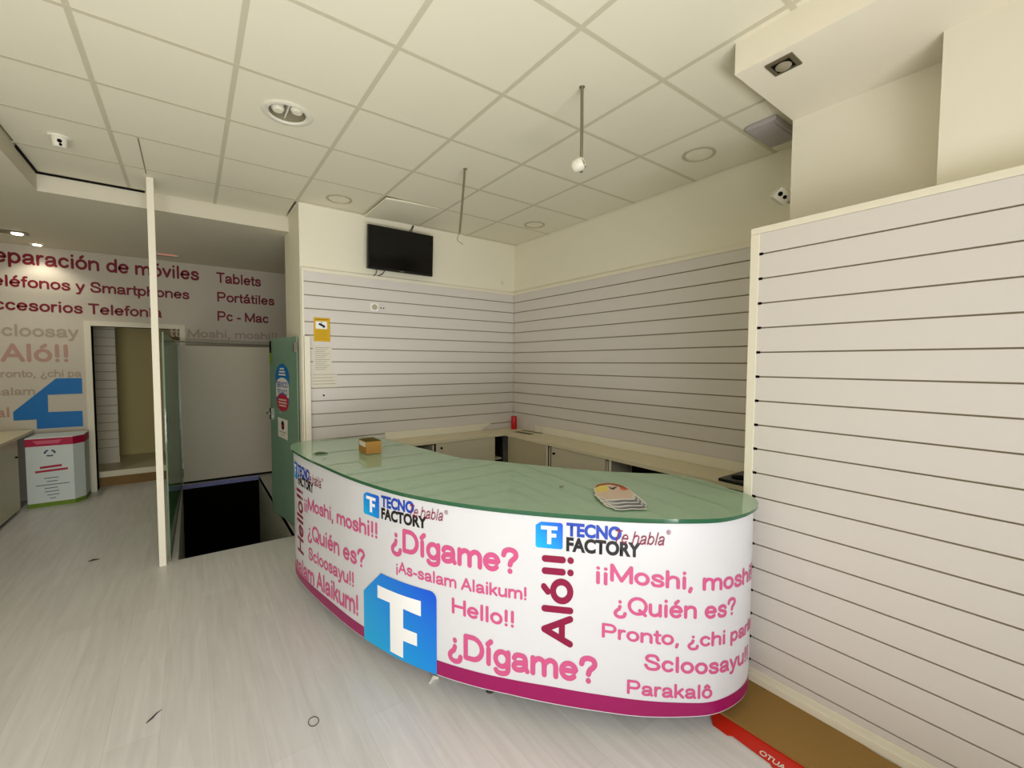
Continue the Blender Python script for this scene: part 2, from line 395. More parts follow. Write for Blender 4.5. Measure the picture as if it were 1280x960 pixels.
# raised grid ceiling: boards set between dropped T-bars, one board by the TV hangs loose
def hole_tile(mb, x0, x1, y0, y1, cx, cy, r, n=48):
    inn, out = [], []
    angs = sorted([k*2*PI/n for k in range(n)]+[math.atan2(y-cy, x-cx) % (2*PI) for x in (x0, x1) for y in (y0, y1)]); n = len(angs)
    for a in angs:
        dx, dy = math.cos(a), math.sin(a)
        t = min(((x1-cx)/dx if dx > 1e-9 else (x0-cx)/dx if dx < -1e-9 else 9), ((y1-cy)/dy if dy > 1e-9 else (y0-cy)/dy if dy < -1e-9 else 9))
        inn.append((cx+dx*r, cy+dy*r)); out.append((cx+dx*t, cy+dy*t))
    V = lambda P, z: [mb.bm.verts.new((p[0], p[1], z)) for p in P]
    a, b, c2, d2 = V(inn, HC), V(out, HC), V(inn, HC+.02), V(out, HC+.02)
    for k in range(n):
        q = (k+1) % n
        for F in ((a[k], a[q], b[q], b[k]), (c2[q], c2[k], d2[k], d2[q]), (a[q], a[k], c2[k], c2[q]), (b[k], b[q], d2[q], d2[k])): mb.bm.faces.new(F)
c = MB(); xs = [-1.75]+[i*.6 for i in range(-2, 4)]+[XA]; ys = [YF]+[i*.6 for i in range(-5, 5)]+[2.97]
for i in range(len(xs)-1):
    for j in range(len(ys)-1):
        if abs(xs[i]-.6) < .01 and abs(ys[j]-1.8) < .01: continue
        if abs(xs[i]+.6) < .01 and abs(ys[j]-.6) < .01: hole_tile(c, xs[i]+.011, xs[i+1]-.011, ys[j]+.011, ys[j+1]-.011, -.32, .91, .112); continue
        if ys[j] > YB and xs[i] >= 0: continue
        c.box(xs[i]+.011, xs[i+1]-.011, ys[j]+.011, ys[j+1]-.011, HC, HC+.02, .004)
c.build('ceiling', M['tile'])['kind'] = 'structure'
g = MB()
for x in xs[1:-1]: g.box(x-.012, x+.012, YF, YB if x >= 0 else 2.97, HC-.001, HC+.004)
for y in ys[1:-1]: g.box(-1.75, XA, y-.012, y+.012, HC-.0015, HC+.004)
struct(g.build('trim_1', M['grid']))
struct(MB().box(-1.85, XA+.1, YF, 3.0, HC+.12, HC+.2).build('ceiling_void', M['dark']))
# lower plaster ceiling at the left and over the rear room, with its fascia
l = MB()
l.box(XL, -1.75, YF, 2.97, ZL, HC+.2)
l.plate([(2.97, 3.03), (5.85, 3.10), (5.85, 3.38), (2.97, 3.38)], (XL, 0, 0), (0, 1, 0), (0, 0, 1), (1, 0, 0), 5.7)
struct(l.build('ceiling_lower', M['lowceil']))
struct(MB().box(-1.75, -1.10, 2.955, 2.969, HC-.016, HC-.002).box(-1.752, -1.738, 2.45, 2.969, HC-.016, HC-.002).build('gap_shade', M['dark']))  # dark strips painted as the shade of an open gap at the edge
# walls
struct(MB().box(.02, XA+.15, YB, 3.2, 0, HC+.1).build('wall_back', M['wall']))
struct(MB().box(XA, XA+.15, -.955, YB, 0, HC+.1).build('wall_alcove', M['wall']))
struct(MB().box(1.877, XA+.15, -1.59, -.955, 0, HC+.1).build('wall_pier', M['pier']))
struct(MB().box(1.64, XA+.15, YF, -1.59, 0, HC+.1).build('wall_right', M['pier']))
struct(MB().box(XL-.15, XL, YF, 9, 0, HC+.2).build('wall_left', M['wall']))
wf = MB().box(XL-.15, 1.8, YF-.15, YF, 0, .12).box(XL-.15, 1.8, YF-.15, YF, 2.85, HC+.2).box(XL-.15, -3.0, YF-.15, YF, .12, 2.85).box(1.5, 1.8, YF-.15, YF, .12, 2.85)
struct(wf.build('wall_front', M['wall']))
fr = MB()
for x in (-3.0, -1.5, 0, 1.46): fr.box(x, x+.04, YF-.1, YF-.04, .12, 2.85)
fr.box(-3, 1.5, YF-.1, YF-.04, .12, .17).box(-3, 1.5, YF-.1, YF-.04, 2.8, 2.85)
struct(fr.build('window_1', M['metal']))
# rear wall with its doorway
dx0, dx1, dz = -1.84, -.93, 2.16
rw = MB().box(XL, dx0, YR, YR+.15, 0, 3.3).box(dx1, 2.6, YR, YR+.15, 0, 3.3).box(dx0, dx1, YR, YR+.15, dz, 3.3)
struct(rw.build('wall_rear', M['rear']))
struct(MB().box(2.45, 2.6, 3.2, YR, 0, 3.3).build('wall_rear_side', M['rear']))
d = MB().box(dx0-.065, dx0, YR-.015, YR+.17, 0, dz+.065, .004).box(dx1, dx1+.065, YR-.015, YR+.17, 0, dz+.065, .004).box(dx0, dx1, YR-.015, YR+.17, dz, dz+.065, .004)
struct(d.build('door_1', M['lowceil']))
# passage behind the doorway
struct(MB().box(-3.0, .2, 7.3, 7.4, 0, 3).box(-2.4, -2.3, YR+.15, 7.4, 0, 3).box(-.62, -.55, YR+.15, 7.4, 0, 3).box(-3, .2, YR+.15, 7.4, 2.5, 2.6).build('wall_passage', mat('passage_paint', (196, 182, 128), .8, .1)))
struct(MB().box(-2.3, -.62, 6.02, 7.3, 0, .2).build('trim_3', M['worktop']))
struct(MB().box(-2.3, -.62, 5.99, 6.02, 0, .12).build('trim_4', M['wood']))
# box beam along the right-hand wall
struct(MB().box(1.237, 1.9, YF, -.958, 3.034, HC+.1).build('trim_5', mat('beam_paint', (240, 233, 214), .75, .2)))
# stairwell
sw = MB().box(wx0-.12, wx0, wy0-.1, wy1+.1, -2.6, -.001).box(wx1, wx1+.12, wy0-.1, wy1+.1, -2.6, -.001)
struct(sw.build('wall_stairwell', mat('stairwell_paint', (212, 206, 188), .8, .1)))
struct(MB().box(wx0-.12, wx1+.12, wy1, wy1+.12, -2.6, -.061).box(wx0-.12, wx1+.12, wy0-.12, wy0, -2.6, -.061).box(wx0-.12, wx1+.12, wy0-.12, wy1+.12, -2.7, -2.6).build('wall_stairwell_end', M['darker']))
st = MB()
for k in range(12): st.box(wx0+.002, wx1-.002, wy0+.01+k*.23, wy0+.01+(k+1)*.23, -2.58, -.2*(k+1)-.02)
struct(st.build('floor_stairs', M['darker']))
struct(MB().box(wx0, wx1, wy1-.012, wy1, -.06, -.003).build('trim_6', M['bluee']))

# =================================================================== SLATTED PANELS
def slats(name, axis, plane, sgn, a0, a1, zs, zb, zt, root, depth=.016, board='slat', gp=.0048):
    """planks across a0..a1 between grooves zs (top to bottom), front face at plane, facing sgn along axis"""
    mb = MB(); zz = [zt]+list(zs)+[zb]
    for i in range(len(zz)-1):
        t = zz[i]-(gp if i else 0); b = zz[i+1]+(gp if i < len(zz)-2 else 0)
        q = sorted((plane, plane-sgn*.0075))
        if axis == 'x': mb.box(q[0], q[1], a0, a1, b, t, .0012)
        else: mb.box(a0, a1, q[0], q[1], b, t, .0012)
    mb.build('plank_board', M[board], root)
    bb = MB(); q = sorted((plane-sgn*.008, plane-sgn*(depth+.012)))
    if axis == 'x': bb.box(q[0], q[1], a0, a1, zb, zt)
    else: bb.box(a0, a1, q[0], q[1], zb, zt)
    lbl(bb.build('groove_backing', M['groove'], root), 'dark aluminium lining seen in the grooves')
GZ = [2.456-k*.1248 for k in range(12)]
r = thing('slatwall_panel', (1.2, YB, .6), 'white slatted display panel under the television on the back wall', 'wall panel')
slats('s', 'y', YB-.03, -1, .046, XA-.03, GZ+[.958], .6, 2.55, r)
lbl(MB().box(.024, .046, YB-.036, YB-.001, .6, 2.583, .002).box(.046, XA-.03, YB-.036, YB-.001, 2.55, 2.583, .002).build('edge_trim', M['trim'], r), 'cream edge strip')
r = thing('slatwall_panel', (XA, .8, .6), 'white slatted display panel on the alcove side wall, behind the counter', 'wall panel')
slats('s', 'x', XA-.03, -1, -.95, YB-.032, GZ, .6, 2.55, r)
lbl(MB().box(XA-.036, XA-.001, -.95, YB-.037, 2.55, 2.583, .002).build('edge_trim', M['trim'], r), 'cream edge strip')
r = thing('slatwall_panel', (1.56, -2.6, 0), 'large white slatted panel in the foreground at right, beside the counter', 'wall panel')
XP = 1.535
slats('s', 'x', XP, -1, YF+.02, -.955, [2.2613-k*.125 for k in range(18)], .1, 2.365, r, gp=.0036)
ne = MB()
for k in range(18): ne.box(XP-.0012, XP+.004, -.9735, -.9555, 2.2613-k*.125-.0065, 2.2613-k*.125+.0065)
lbl(ne.build('groove_ends', M['hole'], r), 'black notches at the groove ends')
lbl(MB().box(XP-.004, XP+.1, -.955, -.912, .1, 2.365, .003).box(XP-.004, XP+.1, YF+.02, -.912, 2.366, 2.398, .003).build('edge_trim', M['trim'], r), 'cream edge strip')
MB().box(XP+.029, XP+.1, YF+.02, -.957, .1, 2.365).build('core_board', M['slat'], r)
lbl(MB().box(XP-.012, XP+.1, YF+.02, -.912, 0, .066, .003).box(XP-.006, XP+.1, YF+.02, -.912, .066, .099, .002).build('kick_board', M['trim'], r), 'cream kick board')

# =================================================================== COUNTER
BP = [(0.02,1.77),(-.09,1.755),(-.170,1.70),(-.207,1.60),(-.215,1.44),(-.193,1.2),(-.15,.92),(-.08,.52),(.02,.16),(.135,-.09),(.26,-.29),(.385,-.45),(.51,-.59),(.635,-.715),(.765,-.835),(.905,-.94),(1.06,-1.03),(1.22,-1.06),(1.35,-1.045),(1.44,-1.0),(1.49,-.93),(1.50,-.84)]
PATH = catmull(BP, 12)
ARC = [.2548]
for i in range(1, len(PATH)): ARC.append(ARC[-1]+(PATH[i]-PATH[i-1]).length)
def on_front(off):
    def fn(s, z):
        s = max(ARC[0], min(s, ARC[-1]-1e-4)); i = 0
        while ARC[i+1] < s and i < len(ARC)-2: i += 1
        t = (s-ARC[i])/(ARC[i+1]-ARC[i]); p = PATH[i].lerp(PATH[i+1], t)
        a = PATH[max(i-1, 0)]; b = PATH[min(i+2, len(PATH)-1)]; d_ = (PATH[i+1]-PATH[i]).lerp((b-a), .5).normalized()
        return Vector((p.x+d_.y*off, p.y-d_.x*off, z))
    return fn
inner = catmull([(1.50,-.84),(1.535,-.74),(1.545,-.64),(1.49,-.49),(1.36,-.37),(1.175,-.18),(1.04,.0),(.80,.36),(.65,.57),(.58,.89),(.525,1.17),(.465,1.50),(.44,1.62),(.37,1.69),(.25,1.715),(.13,1.74),(0.02,1.77)], 6)[1:-1]
OUT = PATH+inner
def offset_poly(P, d_):
    n = len(P); o = []
    area_ = sum(P[i].x*P[(i+1) % n].y-P[(i+1) % n].x*P[i].y for i in range(n)); sg = 1 if area_ > 0 else -1
    for i in range(n):
        t = (P[(i+1) % n]-P[i-1]).normalized(); o.append(Vector((P[i].x+t.y*d_*sg, P[i].y-t.x*d_*sg)))
    return o
ctr = thing('reception_counter', (.5, .2, 0), 'curved white reception counter with pink greetings lettering and green glass top', 'counter')
def level(mb):                                   # the counter stands a touch out of level, rising towards its far end
    for v in mb.bm.verts:
        if v.co.z > .9: v.co.z += .0165*(v.co.y+.75)
    return mb
def rise(y): return .0165*(y+.75)
def lerp_key(K, u):
    for (a, za), (b, zb_) in zip(K, K[1:]):
        if a <= u <= b: return za+(zb_-za)*(u-a)/(b-a)
    return K[-1][1] if u > K[-1][0] else K[0][1]
HEM = [(.25, .108), (1.2, .108), (2.1, .134), (2.7, .132), (3.3, .106), (4.3, .094)]
def hem(u): return lerp_key(HEM, u)
bm_ = MB().prism(OUT, .118, .999)
bm_.bm.verts.ensure_lookup_table()
for k in range(len(PATH)): bm_.bm.verts[k].co.z = hem(ARC[k])
body = level(bm_).build('counter_body', M['print_'], ctr, smooth=True)
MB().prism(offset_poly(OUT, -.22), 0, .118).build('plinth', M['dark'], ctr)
level(MB().prism(offset_poly(OUT, .006), .9995, 1.0105)).build('top_board', M['gedge'], ctr, smooth=True)
gl = level(MB().prism(offset_poly(OUT, .02), 1.011, 1.025))
gt = gl.build('glass_top', [M['gtop'], M['gedge']], ctr, smooth=True)
for p in gt.data.polygons:
    if abs(p.normal.z) < .5: p.material_index = 1
for (s, n_) in ((1.95, .04), (2.55, .04), (3.25, .04)):
    p = on_front(-.16)(s, 0); MB().lathe([(0, 0), (.022, 0), (.022, .01), (.012, .02), (.012, .117), (0, .117)], (p.x, p.y, 0), 16).build('foot', M['rubber'], ctr, smooth=True)
# magenta skirting stripe in two runs, either side of the big badge
TOP = [(.25, .168), (1.0, .172), (1.7, .19), (2.3, .212), (2.9, .207), (3.25, .188), (3.6, .166), (4.3, .160)]
for (a, b) in ((ARC[0]+.02, 1.77), (2.315, ARC[-1]-.01)):
    n_ = 40; us = [a+(b-a)*k/n_ for k in range(n_+1)]
    lbl(poly_on('skirting_stripe', [(u, hem(u)+.004) for u in us]+[(u, lerp_key(TOP, u)) for u in reversed(us)], on_front(.001), M['magenta'], body), 'magenta stripe along the foot')
F1 = on_front(.0015); F2 = on_front(.003); F3 = on_front(.0042)
def front_text(t, u0, u1, z0, cap, m, **k):
    return lettering('lettering', t, k.pop('fn', F1), u0, u1, z0, cap, m, body, cut=.025, **k)
TB = front_text
def T(t, u0, u1, z0, cap, m, **k): return round_lettering('lettering', t, k.pop('fn', F1), u0, u1, z0, cap, m, body, **k)
PK = M['pink']; WN = M['wine']
T('Hello!!', 0, .465, .325, .146, WN, vertical=.875)
T('¡¡Moshi, moshi!!', .915, 1.9, .682, .088, PK, slope=.06)
T('¿Quién es?', .969, 1.778, .488, .104, PK, slope=.06)
T('Scloosayu!!', .979, 1.655, .34, .087, PK, slope=.07)
T('¡As-salam Alaikum!', 1.075, 1.70, .182, .121, PK, slope=.08, pre='¡As-salam')
T('¿Dígame?', 2.015, 2.749, .721, .119, PK, w=.205)
T('¡As-salam Alaikum!', 2.055, 2.788, .602, .061, PK)
T('Hello!!', 2.409, 2.729, .475, .078, PK, slope=-.04)
T('¿Dígame?', 2.386, 3.115, .262, .124, PK, slope=-.025, w=.205)
T('Aló!!', 0, .422, .402, .138, WN, vertical=3.0, w=.2)
def T2(t, sub, *a, **k): return T(t, *a, sub=sub, umax=4.2, **k)      # sub spans the given run, the rest continues round the corner
T2('¡¡Moshi, moshi!!', '¡¡Moshi, mosh', 3.104, 3.889, .732, .080, PK, slope=-.09)
T('¿Quién es?', 3.183, 3.774, .583, .082, PK, slope=-.062)
T2('Pronto, ¿chi parla?', 'Pronto, ¿chi par', 3.132, 3.90, .465, .066, PK, slope=-.075)
T2('Scloosayu!!', 'Scloosay', 3.321, 3.80, .328, .074, PK, slope=-.10)
T('Parakalô', 3.247, 3.64, .212, .065, PK, slope=-.075)
def badge_pts(a, b, z0, z1, r, cutx, cutz):
    P = [(a, z0+r*.6), (a, z1-cutz), (a+cutx, z1), (b-r, z1)]
    P += [(b-r+r*math.sin(t), z1-r+r*math.cos(t)) for t in (.4, .8, 1.2, PI/2)]
    P += [(b, z0+r*.5), (b-r*.5, z0), (a+r*.6, z0)]
    return P
def logo(sb0, sb1, zb0, zb1, st, te1, zt0, zt1, fe1, zf0, zf1, h0, h1, zh, slope=0):
    w_, h_ = sb1-sb0, zb1-zb0
    bd = poly_on('logo_badge', badge_pts(sb0, sb1, zb0, zb1, .012, w_*.2, h_*.14), F1, M['badge'], body, uv=True)
    lbl(bd, 'blue badge with a white monogram')
    mk = [(.20,.86),(.80,.86),(.80,.72),(.58,.72),(.58,.58),(.76,.58),(.76,.44),(.58,.44),(.58,.17),(.43,.17),(.43,.72),(.20,.72)]
    lbl(poly_on('logo_monogram', [(sb0+w_*x, zb0+h_*y) for x, y in mk], F2, M['logow'], body), 'white monogram')
    TB('TECNO', st, te1, zt0, zt1-zt0, M['tblue'], fn=F1, bold=.046, slope=slope)
    TB('FACTORY', st, fe1, zf0, zf1-zf0, M['black'], fn=F1, bold=.046, slope=slope)
    T('Te habla', h0, h1, zh, (zt1-zt0)*1.12, WN, fn=F3, w=.10, shear=.32, slope=slope)
    TB('®', h1+.008, h1+.028, zh+(zt1-zt0)*.8, .02, WN, fn=F2, bold=0)
logo(.635, .757, .850, .972, .775, 1.022, .896, .964, 1.091, .826, .890, 1.004, 1.224, .880, .0)
logo(1.772, 1.919, .855, .980, 1.937, 2.184, .930, .985, 2.265, .864, .918, 2.158, 2.362, .918, .03)
logo(2.829, 2.953, .857, .978, 2.969, 3.213, .924, .979, 3.298, .854, .912, 3.185, 3.40, .902, -.03)
bb = badge_pts(1.765, 2.322, .122, .558, .035, .165, .15)
bb = [(2.322-.557*k/12, hem(2.322-.557*k/12)+.002) for k in range(1, 12)]+[(1.765, hem(1.765)+.002), (1.765, .408), (1.93, .558), (2.285, .558)]+[(2.285+.037*math.sin(t), .521+.037*math.cos(t)) for t in (.4, .8, 1.2, PI/2)]+[(2.322, hem(2.322)+.002)]
lbl(poly_on('logo_badge', bb, F2, M['badge'], body, uv=True), 'large blue badge with a white monogram')
lbl(poly_on('logo_monogram', [(1.90,.484),(2.226,.492),(2.226,.412),(2.107,.418),(2.106,.315),(2.2,.315),(2.2,.248),(2.105,.246),(2.104,.152),(2.006,.152),(2.006,.42),(1.90,.414)], F3, M['logow'], body), 'large white monogram')

# things on the counter
ZT = 1.0255
BZ = ZT+rise(1.19)
bx = thing('cardboard_box', (.21, 1.1, BZ), 'small brown cardboard box with a white label on the green glass counter top', 'box')
MB().box(.154, .262, 1.01, 1.18, BZ, BZ+.088, .002).build('box_body', M['card'], bx)
lbl(MB().box(.155, .261, 1.011, 1.179, BZ+.088, BZ+.090).build('box_flap', M['cardtop'], bx), 'top flap of the box, painted dark as in shade')
lbl(MB().box(.1525, .154, 1.025, 1.16, BZ+.05, BZ+.082).build('box_label', M['paper'], bx), 'white label')
# stack of die-cut printed cards, fanned towards the viewer
CARD = [(0.83,-0.501),(0.871,-0.458),(0.92,-0.425),(0.967,-0.415),(1.015,-0.431),(1.037,-0.465),(1.039,-0.51),(1.015,-0.569),(0.986,-0.621),(0.956,-0.661),(0.922,-0.676),(0.901,-0.701),(0.87,-0.686),(0.844,-0.661),(0.804,-0.649),(0.774,-0.621),(0.783,-0.606),(0.776,-0.569),(0.791,-0.535),(0.817,-0.523)]
BROWN = [(0.877,-0.454),(0.92,-0.425),(0.967,-0.415),(1.015,-0.431),(1.037,-0.465),(1.039,-0.51),(1.005,-0.587),(1.001,-0.551),(1.008,-0.505),(0.996,-0.453),(0.943,-0.442),(0.897,-0.452)]
YEL = [(0.841,-0.493),(0.895,-0.45),(0.943,-0.442),(0.973,-0.463),(0.93,-0.508),(0.878,-0.536),(0.833,-0.527)]
BLK = [(0.955,-0.484),(0.955,-0.51),(1.008,-0.505),(0.935,-0.537),(0.933,-0.519)]
RED = [(1.002,-0.518),(1.007,-0.547),(0.993,-0.587),(0.969,-0.577),(0.972,-0.555)]
cx_ = sum(p[0] for p in CARD)/len(CARD); cy_ = sum(p[1] for p in CARD)/len(CARD)
def cpt(P, k, sc_): return [(cx_+(p[0]-cx_)*sc_-.016*k, cy_+(p[1]-cy_)*sc_-.034*k) for p in P]
names = ['topmost die-cut card with brown, yellow and red print on the glass counter stack', 'second die-cut card from the top of the stack on the glass counter', 'third die-cut card from the top of the stack on the glass counter', 'bottom-most die-cut card with a white edge in the stack on the glass counter']
for k in range(4):
    z0 = ZT+.0065+.0035*(3-k); P = cpt(CARD, k, 1)
    t = thing('die_cut_card', (cx_-.016*k, cy_-.034*k, z0), names[k], 'printed card', 'die-cut cards on the counter')
    MB().prism(P, z0, z0+.003).build('card', M['paper'], t)
    MB().prism(cpt(CARD, k, .94), z0+.003, z0+.0032).build('print', M['lgrey' if k else 'peach'], t)
    if k:
        lbl(MB().prism(cpt(CARD, k, .97)[9:16], z0+.0032, z0+.0034).build('print_patch', M['slate'], t), 'slate grey lower band of the print')
    else:
        for P2, m_, h, lb in ((BROWN, 'brown', .0003, 'brown arc'), (YEL, 'ylw', .0004, 'pale yellow patch'), (RED, 'orange', .0005, 'salmon red patch'), (BLK, 'black', .0006, 'dark notch mark')):
            lbl(MB().prism(cpt(P2, 0, .97), z0+.0032, z0+.0032+h).build('print_patch', M[m_], t), lb)
q_ = ZT+rise(1.31)
tag(MB().tube([(-.135, 1.23, q_+.003), (-.105, 1.222, q_+.005), (-.08, 1.21, q_+.004), (-.055, 1.195, q_+.003)], [.006, .010, .007, .002], 8).build('dark_scrap', M['cardgreen'], smooth=True), 'small dark scrap lying on the left end of the glass counter top', 'scrap')
q_ = ZT+rise(-.27)
tag(MB().box(.765, .79, -.315, -.305, q_, q_+.007, .002).build('grey_scrap', M['ink'], smooth=True), 'tiny grey scrap on the glass beside the printed cards', 'scrap')

# =================================================================== WORKTOP AND CABINETS BEHIND
WZ = .893
wt = thing('worktop', (2.3, 1.5, WZ), 'L-shaped cream worktop along the back and alcove walls behind the counter', 'worktop')
MB().prism([(.8, 2.06), (2.09, 2.06), (2.09, -.9), (2.468, -.9), (2.468, 2.41), (.8, 2.41)], WZ-.03, WZ).build('worktop_slab', M['worktop'], wt)
up = MB().plate([(.8, WZ+.001), (1.98, WZ+.001), (2.13, WZ+.08), (.8, WZ+.08)], (0, 2.412, 0), (1, 0, 0), (0, 0, 1), (0, -1, 0), .018)
tag(up.build('upstand', M['trim']), 'cream upstand on the back wall above the worktop, with a slanted right end', 'upstand')
tag(MB().box(2.447, 2.466, -.9, 1.95, WZ+.001, WZ+.08, .002).build('upstand', M['trim']), 'long cream upstand on the alcove wall above the worktop', 'upstand')
# cabinets
def cabinet(name, loc, label, to, length, bays, doors, h=WZ-.031, depth=.34):
    t = thing(name, loc, label, 'cabinet')
    def B(mb, u0, u1, v0, v1, z0, z1, bev=0):
        a = to(u0, v0); b = to(u1, v1)
        mb.box(min(a[0], b[0]), max(a[0], b[0]), min(a[1], b[1]), max(a[1], b[1]), z0, z1, bev); return mb
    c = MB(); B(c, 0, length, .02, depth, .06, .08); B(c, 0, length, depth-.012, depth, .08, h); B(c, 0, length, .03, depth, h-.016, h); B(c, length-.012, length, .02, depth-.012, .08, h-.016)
    lbl(c.build('carcass', M['cabin'], t), 'inside of the cabinet, painted dark as in shade')
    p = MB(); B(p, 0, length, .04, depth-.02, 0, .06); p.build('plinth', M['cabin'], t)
    for u in bays:
        p = MB(); B(p, u-.009, u+.009, .004, depth-.012, .08, h-.0165); p.build('divider', M['cab'], t)
    for (u, m_, knob) in doors:
        p = MB(); B(p, u[0], u[1], -.012, .003, .07, h-.002, .002); dd = p.build('door', m_, t)
        if knob:
            a = to(knob[0], -.012); n = Vector((*to(0, -1), 0))-Vector((*to(0, 0), 0))
            lbl(MB().lathe([(0, 0), (.008, 0), (.008, .01), (.012, .014), (.010, .022), (0, .024)], (a[0], a[1], knob[1]), 16, n).build('knob', M['hole'], dd, smooth=True), 'black knob')
    return t, B
t, B = cabinet('base_cabinet', (1.45, 2.1, 0), 'low cream cabinet under the worktop against the back wall', lambda u, v: (.82+u, 2.08+v), 1.27, [.009, .375, 1.14], [((.40, 1.135), M['cab'], (.455, .81))], depth=.32)
p = MB(); B(p, 1.15, 1.27, .03, .30, .585, .602); lbl(p.build('shelf', M['cab'], t), 'pale shelf in the dark opening')
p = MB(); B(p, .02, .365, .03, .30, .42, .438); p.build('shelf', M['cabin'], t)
t, B = cabinet('base_cabinet', (2.25, .6, 0), 'low cream cabinet under the worktop along the alcove wall, right of the corner', lambda u, v: (2.11+v, 2.04-u), 2.85, [.02, .735, 1.50, 2.2],
    [((.03, .70), mat('grey_glass_door', (190, 180, 150), .12, .5), None), ((.78, 1.49), M['cab'], (.83, .80))], depth=.345)
p = MB(); B(p, .703, .712, -.012, .003, .07, WZ-.034); lbl(p.build('door_edge_strip', M['trim'], t), 'pale edge strip of the glass door')
p = MB(); B(p, 1.53, 1.55, -.004, .003, .07, WZ-.034); lbl(p.build('door_edge_strip', M['trim'], t), 'pale strip in the dark opening')
# on the worktop
cn = thing('red_can', (2.37, 2.26, WZ), 'red cylindrical can standing in the corner of the worktop', 'can')
MB().lathe([(0, 0), (.034, 0), (.036, .006), (.036, .145), (.033, .152)], (2.37, 2.26, WZ), 28).build('can_body', M['canred'], cn, smooth=True)
lbl(MB().lathe([(.033, .152), (.034, .156), (.030, .156), (.030, .15), (0, .149)], (2.37, 2.26, WZ), 28).build('can_lid', M['crim'], cn, smooth=True), 'darker red lid')
def lay_card(cx, cy, a, b, rot, label):
    pts = [(cx+x*math.cos(rot)-y*math.sin(rot), cy+x*math.sin(rot)+y*math.cos(rot)) for x, y in ((-a, -b), (a, -b), (a, b), (-a, b))]
    tag(MB().prism(pts, WZ+.0005, WZ+.003).build('green_card', M['cardgreen']), label, 'card')
lay_card(2.27, 1.93, .035, .13, .1, 'dark green card lying on the worktop right of the red can')
lay_card(2.40, 1.95, .018, .16, .15, 'narrow dark green strip lying on the worktop between the card and the wall')
tr = thing('black_tray', (2.28, -.66, WZ), 'flat black tray on the right end of the worktop beside the slatted panel', 'tray')
MB().box(2.1, 2.44, -.88, -.47, WZ, WZ+.022, .006).build('tray_base', M['tvb'], tr)
MB().lathe([(.05, 0), (.055, .006), (.04, .01), (0, .008)], (2.22, -.56, WZ+.022), 20).build('tray_pad', M['hole'], tr, smooth=True)

# =================================================================== BACK WALL FITTINGS
# television, tilted a little downwards
tv = thing('wall_television', (.955, 2.40, 2.84), 'black flat television mounted high on the back wall above the slatted panel', 'television')
tm = Matrix.Translation((.955, 2.315, 2.842)) @ Matrix.Rotation(math.radians(3), 4, 'X')
def tilt(mb): mb.bm.transform(tm); return mb
tilt(MB().box(-.35, .35, -.02, .02, -.213, .213, .006)).build('tv_housing', M['tvb'], tv)
lbl(tilt(MB().box(-.335, .335, -.0215, -.0195, -.19, .2)).build('tv_screen', M['tvs'], tv), 'dark switched-off screen')
lbl(tilt(MB().box(-.02, .03, -.0222, -.0202, -.206, -.2)).build('tv_badge', M['metal'], tv), 'tiny pale maker badge')
tilt(MB().box(-.345, -.30, -.005, .035, -.21, -.13, .004)).build('tv_side_box', M['tvb'], tv)
MB().box(.86, 1.05, 2.35, 2.445, 2.78, 2.92, .004).build('wall_bracket', M['tvb'], tv)
cb = MB()
for (dx, dy) in ((0, 0), (.03, .006)): cb.tube([(1.06+dx, 2.40, 2.95), (1.09+dx, 2.42, 3.05), (1.10+dx*.6, 2.43, 3.10), (1.14+dx*.3, 2.437, 3.17)], .004, 6)
lbl(cb.build('cable', M['hole'], tv, smooth=True), 'black cables rising to the ceiling')
cb = MB()
cb.tube([(.73, 2.39, 2.66), (.72, 2.40, 2.60), (.68, 2.425, 2.565), (.67, 2.432, 2.553)], .004, 6).tube([(.82, 2.39, 2.66), (.79, 2.40, 2.61), (.73, 2.425, 2.575), (.70, 2.432, 2.555)], .004, 6)
lbl(cb.build('cable', M['hole'], tv, smooth=True), 'black cables hanging below the television')
# sagging ceiling board above it
tl = MB().box(-.288, .288, -.30, .30, -.008, .008, .003)
tl.bm.transform(Matrix.Translation((.9, 2.112, HC-.004)) @ Matrix.Rotation(math.radians(-2.2), 4, 'Y') @ Matrix.Rotation(math.radians(.3), 4, 'X'))
tag(tl.build('loose_ceiling_tile', M['tile']), 'loose sagging ceiling tile above the television with a dark gap at its edge', 'ceiling tile')
YS = YB-.030
sk = thing('wall_socket', (.72, YS, 2.265), 'white socket with round inset high on the slatted back wall panel', 'socket')
MB().box(.665, .745, YS-.010, YS-.0005, 2.225, 2.305, .003).build('socket_plate', M['logow'], sk)
MB().lathe([(.028, 0), (.028, .003), (.022, .003), (.020, .001), (0, .001)], (.705, YS-.010, 2.265), 24, (0, -1, 0)).build('socket_insert', M['rimg'], sk, smooth=True)
MB().box(.75, .825, YS-.006, YS-.0005, 2.23, 2.30, .002).build('blank_plate', M['slat'], sk)
for x in (.772, .80): MB().lathe([(.007, 0), (.007, .001), (0, .001)], (x, YS-.006, 2.262), 14, (0, -1, 0)).build('screw_hole', M['hole'], sk)
tag(MB().box(2.30, 2.335, YB-.006, YB-.0005, 2.67, 2.72, .002).build('blank_plate', M['plast']), 'tiny blank plate on the plain wall right of the television', 'plate')
